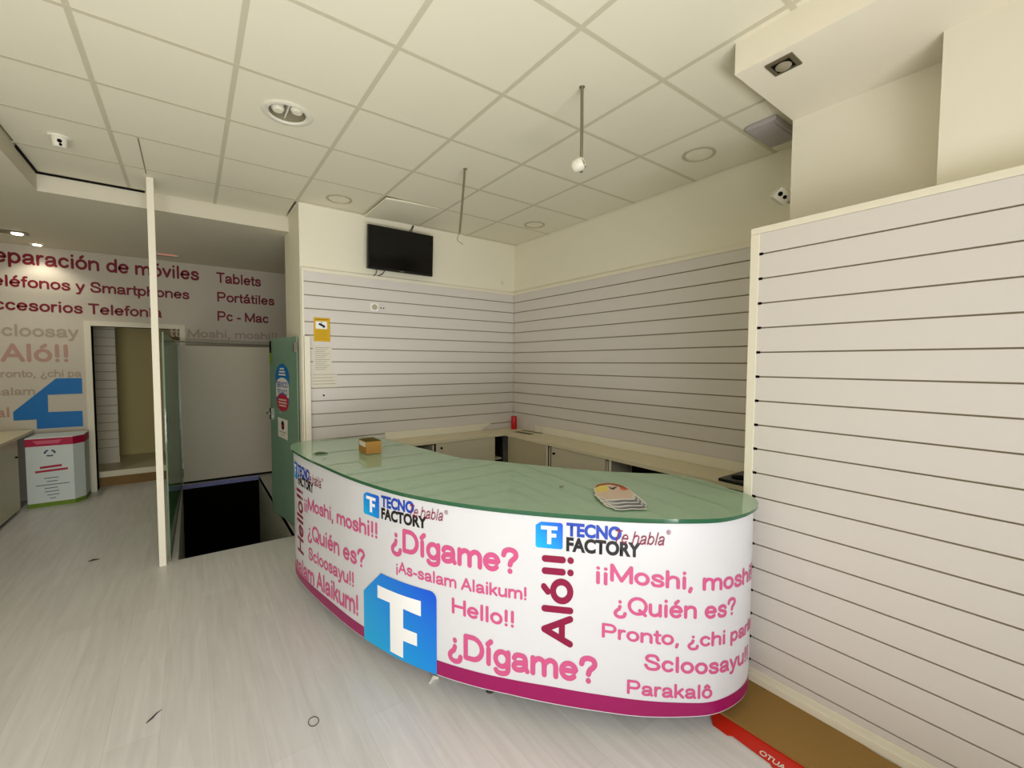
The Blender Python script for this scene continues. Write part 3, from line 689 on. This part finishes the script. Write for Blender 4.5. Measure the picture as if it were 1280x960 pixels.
# notices
n = thing('security_notice', (.2, YS, 2.0), 'yellow security camera notice on the slatted back wall panel', 'sign')
MB().box(.125, .272, YS-.004, YS-.0006, 1.90, 2.125, .0008).build('sign_plate', M['yellow'], n)
lbl(MB().box(.142, .245, YS-.0048, YS-.0042, 2.02, 2.09).build('sign_window', M['logow'], n), 'white field of the notice')
cm = MB().plate([(-.03, .012), (.02, -.014), (.03, .004), (-.018, .028)], (.195, YS-.0050, 2.048), (1, 0, 0), (0, 0, 1), (0, -1, 0), .0006).plate([(.0, .02), (.006, .02), (.006, .038), (.0, .038)], (.192, YS-.0050, 2.048), (1, 0, 0), (0, 0, 1), (0, -1, 0), .0006).plate([(.016, -.02), (.034, -.01), (.03, -.001), (.012, -.012)], (.195, YS-.0050, 2.048), (1, 0, 0), (0, 0, 1), (0, -1, 0), .0006)
lbl(cm.build('camera_pictogram', M['black'], n), 'black camera pictogram')
ln = MB()
for k in range(5): ln.box(.145, .25-.012*(k % 2), YS-.0044, YS-.0041, 2.0-.018*k-.003, 2.0-.018*k)
ln.box(.14, .257, YS-.0044, YS-.0041, 2.104, 2.114)
lbl(ln.build('text_rows', mat('ochre_ink', (178, 132, 14), .6, .2), n), 'small ochre rows of print')
n = thing('paper_notice', (.2, YS, 1.6), 'white printed sheets pinned under the yellow notice on the slatted panel', 'notice')
MB().box(.115, .285, YS-.0022, YS-.0008, 1.60, 1.865).build('sheet', M['paper'], n)
MB().box(.095, .33, YS-.0036, YS-.0024, 1.46, 1.60).build('sheet', M['paper'], n)
ln = MB()
for k in range(12): ln.box(.132, .262-.02*((k*7) % 3), YS-.0026, YS-.0023, 1.845-.019*k-.004, 1.845-.019*k)
for k in range(4): ln.box(.11, .315-.01*((k*5) % 3), YS-.0040, YS-.0037, 1.587-.03*k-.004, 1.587-.03*k)
lbl(ln.build('text_rows', M['ink'], n), 'grey rows of small print')
tag(MB().lathe([(.008, 0), (.008, .006), (.003, .02), (0, .02)], (.205, YS, 1.385), 12, (0, -1, 0)).build('peg', M['hole'], smooth=True), 'small dark peg on the slatted panel under the white sheets', 'peg')

# =================================================================== CEILING FITTINGS
t = thing('recessed_downlight', (-.32, .91, HC), 'large round recessed twin-lamp downlight in the ceiling, unlit', 'ceiling light')
cC = (-.32, .91, HC)
MB().lathe([(.098, -.0005), (.135, -.0005), (.137, -.006), (.128, -.011), (.108, -.010), (.098, -.002), (.098, -.0005)], cC, 48).build('rim', M['plast'], t, smooth=True)
MB().lathe([(.100, -.002), (.098, .05), (.08, .075), (0, .08)], cC, 40).build('reflector', mat('reflector_grey', (140, 134, 108), .3, .5), t, smooth=True)
for s_ in (-1, 1): MB().lathe([(0, .004), (.026, .006), (.036, .02), (.034, .06), (0, .07)], (cC[0]+s_*.048, cC[1]-.02*s_, HC), 24).build('lamp_bulb', M['opal'], t, smooth=True)
MB().box(cC[0]-.004, cC[0]+.004, cC[1]-.094, cC[1]+.094, HC+.012, HC+.07).build('divider_fin', M['plast'], t)
ring = [((2.10, -.27), 'flush round ceiling light ring nearest the security camera'), ((.30, 2.14), 'flush round ceiling light ring at the left above the back wall'), ((2.17, 1.64), 'flush round ceiling light ring in the far corner of the ceiling')]
first = None
for (x, y), lb in ring:
    if first is None:
        first = thing('flush_ring_light', (x, y, HC), lb, 'ceiling light', 'flush round ceiling lights')
        MB().lathe([(.088, -.0005), (.11, -.0005), (.111, -.005), (.104, -.008), (.093, -.007), (.088, -.0005)], (x, y, HC), 40).build('rim', M['rimg'], first, smooth=True)
        MB().lathe([(.0885, -.0015), (.06, -.003), (0, -.0035)], (x, y, HC), 32).build('diffuser', M['opal'], first, smooth=True)
    else:
        r = first.copy(); COL.objects.link(r); r.location = (x, y, HC); r['label'] = lb
        for ch in list(first.children):
            q = ch.copy(); COL.objects.link(q); q.parent = r
# hanging rods left by removed lamps
t = thing('hanging_rod', (.9, -.31, HC), 'grey metal rod hanging from the ceiling with a white socket at its end', 'rod')
MB().lathe([(0, -.004), (.014, -.004), (.016, -.0005), (0, -.0005)], (.9, -.31, HC), 16).build('ceiling_cap', M['rod'], t, smooth=True)
MB().tube([(.9, -.31, HC-.003), (.902, -.31, 2.95), (.900, -.31, 2.73)], .0085, 12).build('rod', M['rod'], t, smooth=True)
so = MB().lathe([(0, -.03), (.026, -.03), (.032, -.018), (.034, .016), (.026, .03), (0, .032)], (.866, -.325, 2.755), 20, (.3, -.8, .2)).build('lamp_socket', M['plast'], t, smooth=True)
hx = MB()
for (dx, dz) in ((-.010, -.012), (.010, -.022)): hx.lathe([(0, .0345), (.006, .0335), (.006, .030), (0, .030)], (.866+dx-.004, -.325, 2.755+dz), 10, (.3, -.8, .2))
hx.build('socket_holes', M['hole'], so)
MB().tube([(.898, -.313, 2.735), (.885, -.345, 2.73), (.868, -.362, 2.755), (.855, -.356, 2.772), (.846, -.348, 2.768)], .0025, 6).build('wire', M['rod'], t, smooth=True)
t = thing('hanging_rod', (.9, .92, HC), 'thin grey rod hanging from the ceiling right of the television with a bare wire hook', 'rod')
MB().lathe([(0, -.004), (.014, -.004), (.016, -.0005), (0, -.0005)], (.9, .92, HC), 16).build('ceiling_cap', M['rod'], t, smooth=True)
MB().tube([(.897, .92, HC-.003), (.875, .92, 2.93), (.850, .92, 2.69)], .0085, 12).build('rod', M['rod'], t, smooth=True)
MB().tube([(.850, .92, 2.69), (.838, .92, 2.665), (.826, .915, 2.64), (.832, .91, 2.62), (.85, .905, 2.61), (.868, .90, 2.60)], .0026, 6).build('wire', M['rod'], t, smooth=True)
# socket block on the ceiling at the left
t = thing('ceiling_socket', (-1.48, 2.12, HC), 'white ceiling socket block with dark holes at upper left', 'socket')
MB().lathe([(0, -.012), (.055, -.012), (.062, -.0005), (0, -.0005)], (-1.48, 2.12, HC), 28).build('base_plate', M['plast'], t, smooth=True)
MB().lathe([(0, -.075), (.028, -.075), (.036, -.065), (.04, -.012), (0, -.012)], (-1.475, 2.10, HC), 24).build('socket_body', M['plast'], t, smooth=True)
hx = MB()
for (dx, dz, q) in ((0, -.04, .012), (.004, -.062, .008)): hx.lathe([(0, .042), (q, .041), (q, .034), (0, .034)], (-1.475+dx, 2.10, HC+dz), 12, (.15, -1, -.1))
hx.build('socket_holes', M['hole'], t)
# grey box by the beam
t = thing('ceiling_unit', (2.17, -.74, HC), 'grey rounded plastic unit on the ceiling beside the box beam', 'ceiling unit')
MB().box(1.99, 2.34, -.82, -.64, HC-.036, HC-.0005, .014).build('housing', M['greyp'], t, smooth=True)
MB().box(2.02, 2.31, -.80, -.66, HC-.042, HC-.034, .003).build('cover', M['greyp'], t, smooth=True)
# square recessed spot in the beam
t = thing('square_spotlight', (1.335, -1.125, 3.034), 'square bronze recessed spotlight in the underside of the box beam', 'ceiling light')
fr = MB().box(1.28, 1.388, -1.18, -1.07, 3.026, 3.0335, .001)
fr.build('frame', M['spotf'], t)
MB().box(1.298, 1.37, -1.162, -1.088, 3.0245, 3.0262).build('recess', M['hole'], t)
MB().lathe([(0, -.016), (.02, -.014), (.031, -.006), (.032, -.002), (0, -.002)], (1.334, -1.125, 3.0262), 24).build('lamp_bulb', mat('dull_lamp', (150, 142, 120), .3, .5), t, smooth=True)
# security camera on the pier end
t = thing('security_camera', (2.06, -.955, 2.72), 'white security camera with black lenses on the pier end above the slatted panel', 'security camera')
MB().lathe([(0, 0), (.03, 0), (.03, .012), (.012, .02), (.012, .06), (0, .06)], (2.085, -.9545, 2.735), 20, (0, 1, 0)).build('wall_mount', M['greyp'], t, smooth=True)
cmx = Matrix.Translation((1.99, -.86, 2.685)) @ Matrix.Rotation(math.radians(-52), 4, 'Z') @ Matrix.Rotation(math.radians(20), 4, 'X') @ Matrix.Rotation(math.radians(38), 4, 'Y')
mb = MB().box(-.045, .045, -.05, .05, -.036, .036, .014); mb.bm.transform(cmx); cb_ = mb.build('camera_body', M['plast'], t, smooth=True)
for (dx, q) in ((-.022, .009), (.010, .007)):
    mb = MB().lathe([(q+.004, 0), (q+.003, .003), (q, .003), (q*.8, .001), (0, .002)], (dx, -.05, 0), 18, (0, -1, 0)); mb.bm.transform(cmx); mb.build('lens', M['hole'], t, smooth=True)
mb = MB().box(.045, .06, -.045, -.02, -.012, .012, .003).tube([(.06, -.03, 0), (.075, -.035, -.005)], .004, 6); mb.bm.transform(cmx); mb.build('aerial', M['greyp'], t)
struct(MB().box(-1.066, -1.058, 1.82, 2.50, HC-.002, HC).build('trim_7', M['groove']))

# =================================================================== GLASS DOOR, POST AND STAIR ENCLOSURE
tag(MB().box(-1.068, -1.022, 2.56, 2.603, 0, HC-.003, .002).build('partition_post', M['trim']), 'slim white floor-to-ceiling post at the left of the stairwell', 'post')
t = thing('glass_partition', (-1.0, 4.0, 0), 'green glass screen along the left side of the stairwell', 'partition')
def along(x0, x1, y0, y1, h): return [(x0-h, y0), (x0+h, y0), (x1+h, y1), (x1-h, y1)]
MB().prism(along(-1.0, -.955, 2.635, 5.48, .005), .03, 1.95).build('glass_pane', M['partg'], t)
lbl(MB().prism(along(-1.0, -.955, 2.635, 5.48, .009), 0, .03).build('floor_channel', M['spotf'], t), 'grey floor channel')
MB().prism(along(-.954, -.953, 5.481, 5.497, .012), .03, 1.95).build('end_profile', M['doorg'], t)
MB().tube([(-.985, 3.0, 1.0), (-.975, 3.0, 1.0), (-.975, 3.0, 1.2), (-.985, 3.0, 1.2)], .006, 8).build('pull_handle', M['metal'], t, smooth=True)
# white enclosure panel beyond the stairwell, with its rail
t = thing('stair_enclosure_panel', (-.3, 5.52, 0), 'white panel beyond the dark stairwell, topped by a thin metal rail', 'panel')
MB().box(-.93, .55, 5.50, 5.54, .03, 1.925, .003).build('panel_board', M['cab'], t)
lbl(MB().box(-.94, .55, 5.488, 5.50, .008, .03).build('foot_gap_shade', M['hole'], t), 'black strip painted as the shaded gap under the panel')  # black strip drawn in for the shade below the panel
lbl(MB().tube([(-1.1, 5.47, 1.985), (.55, 5.47, 1.945)], .012, 10).lathe([(0, -.02), (.02, -.014), (.025, 0), (.02, .014), (0, .02)], (-1.11, 5.47, 1.985), 14, (1, 0, 0)).build('top_rail', M['metal'], t, smooth=True), 'metal rail')
# door jamb and open door
tag(MB().box(.033, .082, 2.368, 2.414, 0, 1.945, .002).build('door_jamb', M['trim']), 'cream door jamb at the left end of the slatted back wall panel', 'post')
DH = Vector((0.002, 2.545)); DE = Vector((-.128, 3.30)); dd = (DE-DH).normalized(); dn = Vector((-dd.y, dd.x))   # dn points to the left, towards the viewer
def on_door(off):
    def fn(u, z): p = DH+dd*u+dn*(.006+off); return Vector((p.x, p.y, z))
    return fn
dt = thing('glass_door', (DH.x, DH.y, 0), 'open frosted green glass door with stickers, between the stairwell and the counter', 'door')
q = [DH+dn*.005, DE+dn*.005, DE-dn*.005, DH-dn*.005]
MB().prism([(p.x, p.y) for p in q], .085, 1.948).build('door_pane', M['doorg'], dt)
def dplate(name, u0, u1, z0, z1, th, m):
    a = [DH+dd*u0+dn*.0055, DH+dd*u1+dn*.0055, DH+dd*u1+dn*(.0055+th), DH+dd*u0+dn*(.0055+th)]
    return MB().prism([(p.x, p.y) for p in a], z0, z1).build(name, m, dt)
def dpoly(name, pts, off, m, par=dt): return poly_on(name, pts, on_door(off), m, par, cut=0)
for z in (1.80, .35):
    hg = dplate('hinge', -.012, .055, z, z+.09, .012, M['metal'])
    p = DH+dd*(-.004)+dn*.022; MB().tube([(p.x, p.y, z-.004), (p.x, p.y, z+.094)], .007, 10).build('hinge_pin', M['metal'], hg, smooth=True)
lk = dplate('lock', .70, .765, 1.09, 1.21, .014, M['metal'])
p0 = DH+dd*.735+dn*.024; p1 = DH+dd*.735+dn*.055; p2 = DH+dd*.64+dn*.055
MB().tube([(p0.x, p0.y, 1.16), (p1.x, p1.y, 1.16), (p2.x, p2.y, 1.16)], .009, 10).build('handle', M['metal'], lk, smooth=True)
# pill sticker
def oval(cx, cz, a, b, t0=0, t1=2*PI, n=28): return [(cx+a*math.cos(t0+(t1-t0)*i/n), cz+b*math.sin(t0+(t1-t0)*i/n)) for i in range(n+ (0 if t1-t0 > 6.2 else 1))]
cx = .395; A = .195
pill = oval(cx, 1.545, A, .14, 0, PI)+oval(cx, 1.33, A*.92, .13, PI, 2*PI)
lbl(dpoly('sticker', pill, .0008, M['steelb']), 'tall oval sticker, blue over white over red')
lbl(dpoly('sticker_field', oval(cx, 1.46, A*.93, .085, 0, PI)+[(cx-A*.93, 1.345), (cx+A*.93, 1.345)], .0012, M['paper']), 'white middle of the oval sticker')
lbl(dpoly('sticker_field', oval(cx, 1.295, A*.85, .095), .0016, M['stred']), 'red lower oval of the sticker')
flip = lambda off: (lambda u, z: on_door(off)(2*cx-u, z))      # the reader stands on the left of the door: text runs from the free end to the hinge
lettering('sticker_lettering', 'SERVICIO', flip(.0020), cx-.155, cx+.155, 1.445, .055, M['tblue'], dt, bold=.02)
lettering('sticker_lettering', 'TÉCNICO', flip(.0020), cx-.145, cx+.145, 1.368, .055, M['steelb'], dt, bold=.02)
for (z, hw, par, m_) in ((1.635, .06, 0, 'paper'), (1.605, .085, 0, 'paper'), (1.575, .10, 0, 'paper'), (1.318, .11, 0, 'peach'), (1.288, .12, 0, 'peach'), (1.258, .10, 0, 'peach')):
    lbl(dpoly('sticker_print', [(cx-hw, z-.008), (cx+hw, z-.008), (cx+hw, z+.008), (cx-hw, z+.008)], .0020, M[m_]), 'pale row of tiny print')
lbl(dpoly('paper_sheet', [(.27, .915), (.545, .93), (.54, 1.132), (.265, 1.118)], .0008, M['paper']), 'white sheet taped to the door')
lbl(dpoly('pictogram', oval(.405, 1.055, .045, .048), .0012, M['black']), 'black round pictogram on the sheet')
lbl(dpoly('pictogram', [(.37, 1.045), (.44, 1.045), (.44, 1.06), (.37, 1.06)], .0016, M['stred']), 'red bar of the pictogram')
lbl(dpoly('text_row', [(.31, .98), (.5, .98), (.5, .99), (.31, .99)], .0012, M['ink']), 'grey row of print on the sheet')
lbl(dpoly('text_row', [(.36, .955), (.45, .955), (.45, .963), (.36, .963)], .0012, M['ink']), 'grey row of print on the sheet')
lbl(dpoly('edge_label', [(.70, 1.80), (.762, 1.80), (.762, 1.925), (.70, 1.925)], .0012, M['hole']), 'black label at the free edge of the door')
lbl(dpoly('edge_label', [(.68, 1.69), (.762, 1.69), (.762, 1.80), (.68, 1.80)], .0012, M['green']), 'yellow-green label at the free edge of the door')

# =================================================================== REAR ROOM
def on_rear(u, v): return Vector((u, YR-.002, v))
def sign(body_, label, u0, u1, z, cap, m, **k):
    k.pop('bold', 0); tag(round_lettering('wall_lettering', body_, on_rear, u0, u1, z, cap, m, None, **k), label, 'lettering', 'lettering on the rear wall')
SR = M['signred']
sign('Reparación de móviles', 'dark red lettering, topmost line on the rear wall, left of Tablets', -1.737, -.686, 2.868, .178, SR, pre='Reparación', bold=.012)
sign('Teléfonos y Smartphones', 'dark red lettering, middle line of the three on the rear wall, naming phones', -2.575, -.805, 2.59, .134, SR, pre='Te', bold=.01)
sign('Accesorios Telefonía', 'dark red lettering over the doorway reading Accesorios Telefonía', -1.907, -1.118, 2.31, .136, SR, pre='Accesorios', bold=.012)
sign('Tablets', 'dark red lettering reading Tablets at the top right of the rear wall', -.481, .09, 2.865, .15, SR, bold=.012)
sign('Portátiles', 'dark red lettering reading Portátiles on the rear wall under Tablets', -.477, .268, 2.59, .14, SR, bold=.012)
sign('Pc - Mac', 'dark red lettering reading Pc - Mac on the rear wall', -.48, .18, 2.309, .14, SR, bold=.02)
sign('tt, Moshi, moshi!!', 'faded grey lettering half hidden by the rail above the white enclosure panel', -.90, .289, 2.055, .115, M['faded2'], pre='tt, ')
sign('Scloosay', 'faded grey-pink lettering left of the doorway, just above the word Aló', -2.62, -1.956, 2.0, .145, M['faded2'], pre='S')
sign('Aló!!', 'faded pink lettering reading Aló left of the doorway', -2.63, -2.06, 1.696, .215, M['faded'], bold=.02)
sign('Pronto, ¿chi pa', 'faded grey lettering left of the doorway reading Pronto', -2.35, -1.945, 1.505, .09, M['faded2'], pre='Pronto,')
sign('¡As-salam', 'faded grey lettering left of the blue emblem, under the word Pronto', -2.92, -2.362, 1.29, .095, M['faded2'])
sign('al', 'faded grey letters just above the left counter, left of the blue emblem', -2.70, -2.582, 1.03, .12, M['faded'])
em = MB().plate([(-2.176,1.488),(-1.943,1.489),(-1.944,1.29),(-2.255,1.285),(-2.257,1.07),(-1.950,1.067),(-1.950,.868),(-2.36,.868),(-2.36,.985),(-2.551,.985),(-2.551,1.089)], (0, YR-.0005, 0), (1, 0, 0), (0, 0, 1), (0, -1, 0), .003)
tag(em.build('wall_emblem', M['cyanF']), 'large blue angular emblem on the rear wall above the recycling carton', 'emblem')
# left counter
t = thing('side_counter', (-2.7, 4.6, 0), 'long cream counter along the left wall, at the left edge', 'counter')
MB().box(XL+.002, -2.40, 1.0, 5.16, .04, .825, .003).build('counter_body', M['cab'], t)
MB().box(XL+.003, -2.43, 1.0, 5.15, 0, .04).build('plinth', M['dark'], t)
MB().box(XL+.002, -2.385, 1.0, 5.735, .826, .862, .003).build('counter_top', M['worktop'], t)
lbl(MB().lathe([(0, 0), (.008, 0), (.011, .012), (.009, .02), (0, .021)], (-2.40, 5.06, .64), 14, (1, 0, 0)).build('knob', M['hole'], t, smooth=True), 'black knob')
# recycling carton
RX0, RX1, RY0, RY1, H_ = -2.365, -1.955, 5.26, 5.69, .815
base = [(RX0, RY0), (RX1-.02, RY0), (RX1+.06, RY0+.13), (RX1+.06, RY1), (RX0+.02, RY1)]
t = thing('recycling_carton', (-2.16, 5.46, 0), 'white recycling carton with crimson top band and green foot below the blue emblem', 'carton')
cbod = MB().prism(base, .05, H_-.10).build('carton_body', M['carton'], t)
lbl(MB().prism(base, 0, .0495).build('green_foot', M['green'], t), 'green printed foot')
lbl(MB().prism(offset_poly([Vector(p) for p in base], .004), H_-.0995, H_-.012).build('lid_band', M['crim'], t), 'crimson band of the lid')
lbl(MB().prism(offset_poly([Vector(p) for p in base], .003), H_-.0115, H_).build('lid_top', M['carton'], t), 'white top of the lid')
def cpoly(name, pts, m, label, th=.001): lbl(MB().plate(pts, (RX0, RY0-.0005, 0), (1, 0, 0), (0, 0, 1), (0, -1, 0), th).build(name, m, cbod), label)
lbl(MB().plate([(.09, H_-.075), (.27, H_-.075), (.30, H_-.035), (.06, H_-.035)], (RX0, RY0-.0045, 0), (1, 0, 0), (0, 0, 1), (0, -1, 0), .001).build('band_print', mat('pale_crimson', (206, 92, 116), .5, .3), t), 'pale print on the crimson band')
for k in range(3):
    a0 = PI/2+k*2*PI/3+.35; P = [(.195+.05*math.cos(a0+j*.17), .63+.042*math.sin(a0+j*.17)) for j in range(9)]+[(.195+.03*math.cos(a0+(8-j)*.17), .63+.026*math.sin(a0+(8-j)*.17)) for j in range(9)]
    cpoly('recycling_arrow', P, mat('arrow_slate', (70, 90, 110), .6, .2), 'dark slate recycling arrow')
for z, u0, u1, h in ((.45, .11, .29, .026), (.405, .07, .34, .024)): cpoly('red_print', [(u0, z), (u1, z+.012), (u1, z+.012+h), (u0, z+h)], M['ink2'], 'red row of print')
for k, (u0, u1) in enumerate(((.14, .26), (.16, .25), (.07, .35), (.14, .25), (.14, .26), (.16, .26), (.18, .23))): cpoly('text_row', [(u0, .33-.04*k), (u1, .333-.04*k), (u1, .343-.04*k), (u0, .34-.04*k)], M['ink3'], 'grey-blue row of print')
# passage beyond the doorway: slatted panels
t = thing('slatwall_panel', (-1.9, 6.7, .2), 'narrow slatted panel seen through the rear doorway at its left', 'wall panel')
slats('s', 'y', 6.62, -1, -2.29, -1.70, [2.42-k*.124 for k in range(17)], .3, 2.499, t, board='cab')
MB().box(-2.295, -1.70, 6.65, 6.70, .2, 2.499).build('core_board', M['cab'], t)
t = thing('slatwall_panel', (-.63, 6.7, .2), 'slatted panel seen edge-on through the rear doorway at its right', 'wall panel')
slats('s', 'x', -1.16, -1, 6.4, 7.29, [1.75-k*.124 for k in range(11)], .3, 2.0, t)
MB().box(-1.13, -.63, 6.4, 7.29, .2, 2.0).build('core_board', M['cab'], t)
# ceiling lamps of the rear room
t = thing('recessed_spot', (-2.3, 4.93, 3.06), 'lit recessed spotlight in a long dark frame on the rear ceiling', 'ceiling light')
zc = 3.03+(4.93-2.97)*.0243
MB().box(-2.60, -2.2, 4.87, 4.99, zc-.014, zc-.004, .002).build('frame', M['spotf'], t)
MB().lathe([(0, -.012), (.04, -.010), (.045, 0), (0, 0)], (-2.275, 4.93, zc-.0145), 20).build('lamp_bulb', M['lamp'], t, smooth=True)
spot('spot_light', (-2.275, 4.93, zc-.06), 16, math.radians(120))
t = thing('recessed_spot', (-2.26, 5.58, 3.08), 'lit round spotlight on the rear ceiling close to the lettered wall', 'ceiling light')
zc = 3.03+(5.56-2.97)*.0243
MB().lathe([(.035, -.004), (.06, -.004), (.06, -.010), (.035, -.012)], (-2.25, 5.56, zc), 24).build('frame', M['plast'], t, smooth=True)
MB().lathe([(0, -.022), (.034, -.018), (.04, -.010), (0, -.006)], (-2.25, 5.56, zc), 20).build('lamp_bulb', M['lamp'], t, smooth=True)
spot('spot_light', (-2.25, 5.52, zc-.06), 11, math.radians(130))
t = thing('emergency_light', (-1.02, 5.3, 3.06), 'small reddish emergency light on the rear ceiling', 'ceiling light')
zc = 3.03+(5.2-2.97)*.0243
MB().box(-1.15, -.90, 5.16, 5.24, zc-.025, zc-.001, .004).build('housing', M['greyp'], t)
MB().box(-1.12, -.93, 5.155, 5.165, zc-.022, zc-.006, .002).build('lens', M['exitl'], t)

# =================================================================== FLOOR ODDMENTS
ct = thing('flattened_carton', (1.3, -1.4, 0), 'flattened brown carton with a red flap on the floor between counter and slatted panel', 'carton')
MB().prism([(1.19, -.93), (1.525, -.90), (1.520, -1.47), (1.512, -1.52), (1.52, -2.0), (1.21, -2.0), (1.205, -1.4)], .018, .03).build('brown_board', M['kraft'], ct)
FW = .085                                       # flap width, sloping down to the floor
def on_flap(y, v, up=.0012): return Vector((1.207-.99*v, y, .018-.14*v+up))
fp = [(-.93, 0), (-1.0, .09), (-1.07, .092), (-1.085, .078), (-1.25, .085), (-1.262, .094), (-1.6, .09), (-2.0, .09), (-2.0, 0)]
fm = MB(); a_ = [fm.bm.verts.new(on_flap(y, v, 0)) for y, v in fp]; b_ = [fm.bm.verts.new(on_flap(y, v, -.004)) for y, v in fp]
fm.bm.faces.new(a_); fm.bm.faces.new(b_[::-1])
for k in range(len(fp)): fm.bm.faces.new((a_[k], a_[(k+1) % len(fp)], b_[(k+1) % len(fp)], b_[k]))
rf = fm.build('red_flap', M['red'], ct); lbl(rf, 'glossy red flap with white lettering')
round_lettering('carton_lettering', 'SS AUTO', lambda u, v: on_flap(u, .078-v), -1.36, -1.20, 0, .024, M['paper'], rf, w=.19)
def debris(pts, rad, m, name, label, cat): tag(MB().tube(pts, rad, 6).build(name, m, smooth=True), label, cat)
rb = MB().tube([(-.393+.022*math.cos(t*PI/12), .129+.03*math.sin(t*PI/12), .002) for t in range(25)], .0016, 6, caps=False)
tag(rb.build('rubber_band', M['rubber'], smooth=True), 'thin dark rubber band lying on the floor in front of the counter', 'rubber band')
debris([(-1.03, .58, .003), (-1.01, .60, .004), (-.995, .625, .003), (-.975, .64, .003)], [.002, .004, .003, .001], M['rubber'], 'twig', 'small dark twig on the floor at the lower left', 'twig')
debris([(-1.56, 3.03, .004), (-1.53, 3.04, .006), (-1.49, 3.04, .004)], [.003, .008, .003], M['rubber'], 'floor_scrap', 'dark scrap on the floor left of the white post', 'scrap')
debris([(.16, .03, .004), (.19, .05, .01), (.215, .035, .006)], [.006, .012, .006], M['paper'], 'paper_scrap', 'crumpled pale paper scrap on the floor under the big blue badge', 'scrap')
